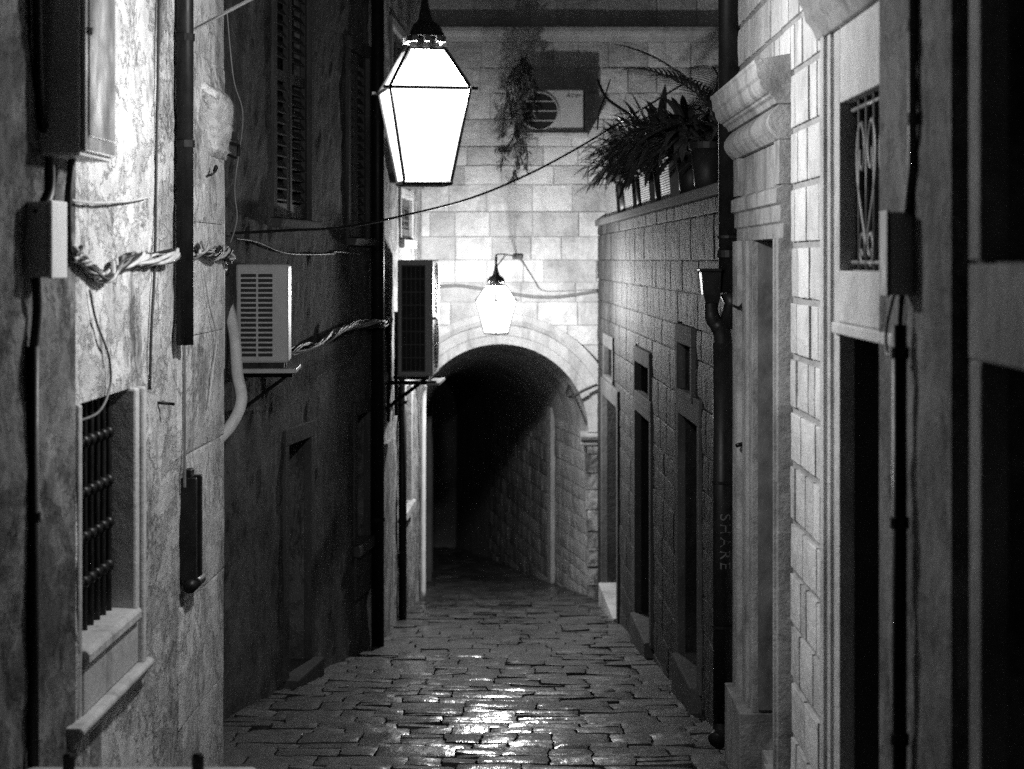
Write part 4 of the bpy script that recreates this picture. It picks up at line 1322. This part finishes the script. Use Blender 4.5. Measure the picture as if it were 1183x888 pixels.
cable('facade_cable', 'thin wire looping from the distant lantern bracket down to the sagging cable', [at(596, 294, FY - 0.05), at(605, 305, FY - 0.04), at(616, 322, FY - 0.03), at(626, 335, FY - 0.03), at(650, 336, FY - 0.03), at(690, 334, FY - 0.03)], 0.006, M['cable_grey'])
cable('arch_cable', 'dark cable slung from the passage around the right arch springing', [V((0.62, 25.6, 0.35)), V((0.66, 25.0, 0.25)), at(655, 455, FY - 0.1), at(662, 458, FY - 0.14), at(672, 452, FY - 0.16), at(690, 444, FY - 0.16)], 0.018, M['cable_dark'])
# small hooks
for px, py, lab in ((181, 465, 'tiny iron nail jutting from the pale wall right of the barred window'), (232, 203, 'small curled iron hook on the pale wall under the carved corbel')):
    q = on1(px, py, 0.005)
    mb = MB()
    if 'curled' in lab:
        mb.tube(smoothpts([q, q + V((0.03, 0, 0.01)), q + V((0.05, 0.03, 0.04)), q + V((0.035, 0.08, 0.06)), q + V((0.02, 0.10, 0.03))], 5), 0.007, 6)
    else:
        mb.tube([q, q + V((0.07, 0.06, -0.012))], 0.008, 6)
    tag(mb.build('wall_hook', M['iron'], smooth=True), lab, 'hook')
for y_, z_, lab in ((10.95, 1.58, 'twisted iron hook on the portal jamb beside the hopper'), (10.9, 0.80, 'stubby iron pin on the portal jamb')):
    q = W6.P(s6(y_), z_, 0.03)
    mb = MB()
    if 'twisted' in lab:
        mb.tube(smoothpts([q + V((0.02, -0.02, 0.06)), q + V((-0.03, -0.05, 0.0)), q + V((-0.07, -0.06, 0.01))], 5), 0.008, 6)
        mb.tube(smoothpts([q + V((-0.03, -0.05, 0.0)), q + V((0.02, -0.1, -0.06))], 4), 0.008, 6)
    else:
        mb.tube([q, q + V((-0.05, -0.03, -0.01))], 0.013, 6)
    tag(mb.build('wall_hook', M['iron'], smooth=True), lab, 'hook')

# ------------------------------------------------------------------ terrace planting
def strap_leaf(mb, base, az, el, length, width, droop, n=8):
    p = V(base)
    d = V((math.cos(az) * math.cos(el), math.sin(az) * math.cos(el), math.sin(el)))
    side = V((-math.sin(az), math.cos(az), 0))
    tn = random.uniform(0.6, 1.5)
    prev = None
    for k in range(n + 1):
        t = k / n
        w = width * (0.45 + 1.4 * t) * (1 - t) ** 0.7 if t > 0 else width * 0.4
        w = max(w, 0.002)
        up = side.cross(d).normalized()
        row = [mb.vert(p - side * w + up * w * 0.25), mb.vert(p), mb.vert(p + side * w + up * w * 0.25)]
        if prev:
            mb.face([prev[0], prev[1], row[1], row[0]], tn); mb.face([prev[1], prev[2], row[2], row[1]], tn)
        prev = row
        p = p + d * (length / n)
        d = (d + V((0, 0, -droop / n))).normalized()

def twig_tree(mb, tw, p, d, length, r, depth, leafy=0.5):
    p = V(p); d = V(d).normalized()
    pts = [p]
    for k in range(5):
        d = (d + V((random.gauss(0, 0.14), random.gauss(0, 0.14), random.gauss(0.03, 0.1)))).normalized()
        pts.append(pts[-1] + d * length / 5)
    tw.tube(pts, [r * (1 - 0.12 * k) for k in range(6)], 5)
    for q in pts[2:]:
        if depth > 0 and random.random() < 0.85:
            dd = (d + V((random.gauss(0, 0.7), random.gauss(0, 0.5), random.gauss(0.1, 0.5)))).normalized()
            twig_tree(mb, tw, q, dd, length * random.uniform(0.45, 0.7), r * 0.6, depth - 1, leafy)
        for _ in range(2):
            if random.random() < leafy:
                strap_leaf(mb, q, random.uniform(0, 6.28), random.uniform(-0.5, 0.7), random.uniform(0.05, 0.12), 0.016, 0.5, 3)

def trough(y0, y1, label):
    a, b = s5(y0), s5(y1)
    root = thing('planter', label, 'planter', W5.P((a + b) / 2, 2.352, -0.2), 'pale ribbed planters on the terrace edge')
    mb = MB()
    W5.loft = None
    secs = []
    for k in range(35):
        z = 2.352 + 0.36 * k / 34
        i_ = 0.03 * (1 - k / 34) + (0.004 if k % 2 else 0)
        secs.append([W5.P(a + i_, z, -0.32 + i_), W5.P(b - i_, z, -0.32 + i_), W5.P(b - i_, z, -0.04 - i_), W5.P(a + i_, z, -0.04 - i_)])
    mb.loft(secs)
    mb.build('trough', M['trough'], root)
    mb = MB()
    W5.box(mb, a - 0.012, b + 0.012, -0.335, -0.025, 2.714, 2.74)
    mb.build('rim', M['trough'], root, bevel=0.005)
    return W5.P((a + b) / 2, 2.74, -0.2)

def pot(y0, label, r=0.13, h=0.42):
    h *= 0.85
    c = W5.P(s5(y0), 2.352, -0.16)
    root = thing('plant_pot', label, 'pot', c, 'dark pots on the terrace edge')
    mb = MB()
    mb.loft([[c + V((rr * math.cos(k * PI / 10), rr * math.sin(k * PI / 10), z)) for k in range(20)] for rr, z in ((r * 0.72, 0), (r * 0.8, h * 0.3), (r * 0.97, h * 0.85))])
    mb.build('pot_body', M['pot'], root, smooth=True)
    mb = MB()
    mb.loft([[c + V((rr * math.cos(k * PI / 10), rr * math.sin(k * PI / 10), z)) for k in range(20)] for rr, z in ((r * 1.0, h * 0.85), (r * 1.1, h * 0.87), (r * 1.1, h), (r * 0.9, h))])
    mb.build('rim', M['pot'], root)
    return c + V((0, 0, h))

def cordyline(base, label, n=38, L=0.75, lean=PI, trunk=0.25):
    root = thing('strap_leaf_plant', label, 'plant', base, 'plants along the terrace edge')
    tw = MB()
    tp = V(base) + V((-0.05, 0, trunk))
    tw.tube([base, V(base).lerp(tp, 0.5) + V((0.02, 0, 0)), tp], [0.03, 0.025, 0.022], 8)
    tw.build('stem', M['twig'], root)
    mb = MB()
    for k in range(n):
        az = random.uniform(0, 2 * PI) if random.random() < 0.5 else lean + random.gauss(0, 0.8)
        strap_leaf(mb, tp + V((0, 0, random.uniform(-0.12, 0.06))), az, random.uniform(0.0, 1.35), L * random.uniform(0.6, 1.15), 0.05, random.uniform(0.9, 2.6))
    mb.build('leaves', M['leaf'], root)

t1 = trough(21.6, 23.3, 'pale ribbed planter at the far end of the terrace edge')
p1 = pot(20.9, 'dark pot between the two farthest pale planters', 0.15, 0.5)
t2 = trough(19.5, 20.5, 'pale ribbed planter second from the far end of the terrace')
p2 = pot(19.0, 'dark pot between the second and third pale planters', 0.13, 0.46)
t3 = trough(17.7, 18.6, 'pale ribbed planter third from the far end of the terrace')
p3 = pot(17.15, 'dark pot between the two nearer pale planters', 0.13, 0.46)
t4 = trough(15.9, 16.7, 'pale ribbed planter nearest the black downpipe on the terrace')
p4 = pot(15.2, 'dark pot just beyond the nearest pale planter', 0.13, 0.44)
p5 = pot(14.2, 'dark pot nearest the black downpipe on the terrace', 0.13, 0.44)
cordyline(t1, 'drooping strap leaf plant overhanging the far end of the terrace', 58, 0.60, PI, 0.2)
cordyline(p1, 'dense strap leaf plant in the farthest dark pot', 58, 0.58, PI, 0.22)
cordyline(t2, 'strap leaf plant rising from the second pale planter', 48, 0.55, PI, 0.25)
cordyline(p2, 'upright strap leaf plant in the dark pot between second and third planters', 46, 0.5, PI, 0.3)
cordyline(t3, 'strap leaf plant filling the third pale planter', 80, 0.6, PI, 0.15)
cordyline(p3, 'strap leaf plant in the dark pot between nearer planters', 80, 0.55, PI, 0.12)
cordyline(t4, 'low strap leaf plant in the nearest pale planter', 40, 0.5, PI, 0.1)
cordyline(p4, 'strap leaf plant in the dark pot just beyond the downpipe', 80, 0.5, PI, 0.08)

def bush(base, label, rx, rz, n):
    root = thing('leafy_bush', label, 'plant', base, 'plants along the terrace edge')
    mb, tw = MB(), MB()
    for k in range(9):
        a_ = random.uniform(0, 6.28)
        tip = V(base) + V((math.cos(a_) * rx * 0.7, math.sin(a_) * rx * 0.9, rz * random.uniform(0.9, 1.9)))
        tw.tube(smoothpts([base, V(base).lerp(tip, 0.5) + V((random.gauss(0, 0.04), random.gauss(0, 0.04), 0.05)), tip], 4), 0.007, 5)
    for k in range(n):
        u = V((random.gauss(0, 1), random.gauss(0, 1), random.gauss(0, 1))).normalized() * random.random() ** 0.4
        p = V(base) + V((u.x * rx, u.y * rx * 1.3, rz + u.z * rz))
        strap_leaf(mb, p, math.atan2(u.y, u.x) + random.gauss(0, 0.7), random.uniform(-0.5, 0.9), random.uniform(0.10, 0.26), random.uniform(0.022, 0.045), random.uniform(0.4, 1.8), 4)
    tw.build('branches', M['twig'], root); mb.build('leaves', M['leaf'], root)

def shrub(base, label, d, length, r, depth, leafy, cat='shrub', name='bare_shrub'):
    root = thing(name, label, cat, base, 'plants along the terrace edge')
    mb, tw = MB(), MB()
    twig_tree(mb, tw, base, d, length, r, depth, leafy)
    tw.build('branches', M['twig'], root)
    if mb.v: mb.build('leaves', M['leaf'], root)
sb_ = V((1.75, 17.6, 2.2))
shrub(sb_, 'twiggy half-bare shrub standing behind the terrace planters', (0.05, 0, 1), 1.15, 0.02, 2, 0.55)
shrub(V((1.62, 16.4, 2.2)), 'leafy thin shrub behind the nearer terrace planters', (-0.1, 0, 1), 1.0, 0.02, 2, 0.9)
root = thing('bare_branch', 'single bare branch reaching left above the strap leaf plants', 'branch', (1.35, 18.8, 2.9), 'plants along the terrace edge')
mb = MB()
mb.tube(smoothpts([V((1.62, 18.6, 2.75)), at(770, 160, 18.6), at(740, 140, 18.7), at(712, 122, 18.8), at(699, 111, 18.8), at(690, 92, 18.9)], 4), 0.017, 6)
mb.tube(smoothpts([at(699, 111, 18.8), at(692, 130, 18.8), at(690, 150, 18.8)], 4), 0.009, 5)
mb.tube(smoothpts([at(699, 111, 18.8), at(703, 98, 18.8), at(705, 92, 18.7)], 4), 0.008, 5)
mb.build('branches', M['twig'], root)
bush(W5.P(s5(18.3), 2.55, -0.32), 'broad-leaved bush behind the third pale planter', 0.30, 0.26, 190)
bush(W5.P(s5(16.6), 2.52, -0.34), 'broad-leaved bush behind the nearest pale planter', 0.30, 0.30, 220)
bush(W5.P(s5(14.9), 2.50, -0.34), 'broad-leaved bush by the black downpipe above the terrace edge', 0.30, 0.26, 220)
# palm
pb_ = V((1.75, 15.0, 2.12))
pr_ = thing('palm_plant', 'potted palm with feathered fronds beside the portal cornice', 'palm', pb_, 'plants along the terrace edge')
mb = MB(); mb.tube([pb_, pb_ + V((-0.05, 0, 0.45)), pb_ + V((-0.08, 0, 0.75))], [0.05, 0.04, 0.03], 8); mb.build('stem', M['twig'], pr_)
for az, el, L in ((2.9, 1.0, 1.15), (3.6, 0.85, 1.05), (2.3, 0.95, 0.9), (4.4, 0.9, 0.9), (1.2, 0.9, 0.9), (5.4, 0.9, 0.9), (3.2, 0.35, 0.75)):
    fb = MB()
    p = pb_ + V((-0.08, 0, 0.75)); d = V((math.cos(az) * math.cos(el), math.sin(az) * math.cos(el), math.sin(el)))
    rach = []
    for k in range(22):
        rach.append(p.copy())
        if k > 4:
            sd = V((-math.sin(az), math.cos(az), 0))
            for sg in (-1, 1):
                dd = (d * 0.7 + sd * sg * 0.8).normalized()
                ll = 0.32 * math.sin(PI * min(1, (k - 2) / 21)) + 0.05
                strap_leaf(fb, p, math.atan2(dd.y, dd.x), math.asin(max(-1, min(1, dd.z))) + 0.1, ll, 0.017, 0.6, 4)
        p = p + d * L / 22
        d = (d + V((0, 0, -0.045))).normalized()
    fb.tube(rach, 0.007, 5)
    fb.build('frond', M['leaf'], pr_)
# railing posts behind the pots
rl = thing('iron_railing', 'dark iron railing behind the pots on the terrace edge', 'railing', W5.P(5, 2.35, -0.36))
mb = MB()
mb.tube([W5.P(0.5, 2.82, -0.37), W5.P(W5.L - 0.2, 2.82, -0.37)], 0.014, 6)
k = 0.6
while k < W5.L - 0.2:
    mb.tube([W5.P(k, 2.35, -0.37), W5.P(k, 2.82, -0.37)], 0.009, 6); k += 0.16
mb.build('railing_bars', M['iron'], rl)

# trailing plant in front of the wall unit
vp = at(604, 72, FY - 0.45)
vr = thing('trailing_vine', 'thin leafy vine trailing over the high air conditioner with the round fan', 'vine', vp)
mb, tw = MB(), MB()
strands = [[(604, 70), (600, 100), (596, 130), (600, 160), (603, 190)], [(608, 68), (590, 85), (585, 110), (582, 135), (580, 155)], [(606, 66), (612, 90), (604, 120), (606, 150), (609, 178), (608, 196)], [(600, 150), (588, 165), (582, 180), (577, 192)], [(604, 165), (600, 185), (595, 200), (591, 207)],
           [(596, 80), (586, 95), (590, 125), (597, 150), (598, 165)], [(610, 75), (616, 95), (617, 120), (608, 140)], [(603, 68), (598, 90), (592, 115), (594, 140)], [(606, 70), (605, 100), (602, 130), (600, 155)], [(590, 165), (584, 172), (580, 168), (575, 170)]]
for st_ in strands:
    yy = FY - random.uniform(0.42, 0.52)
    pts = smoothpts([at(a_, b_, yy) for a_, b_ in st_], 7)
    tw.tube(pts, 0.006, 5)
    for q in pts:
        for _ in range(3):
            strap_leaf(mb, q + V((random.gauss(0, 0.025), random.gauss(0, 0.03), 0)), random.uniform(0, 6.28), random.uniform(-1.3, 0.4), random.uniform(0.05, 0.11), 0.017, 0.8, 3)
tw.tube(smoothpts([at(606, 72, FY - 0.45), at(608, 66, FY - 0.2), at(608, 62, FY)], 5), 0.008, 5)
tw.build('stems', M['twig'], vr)
mb.build('leaves', M['leaf'], vr)
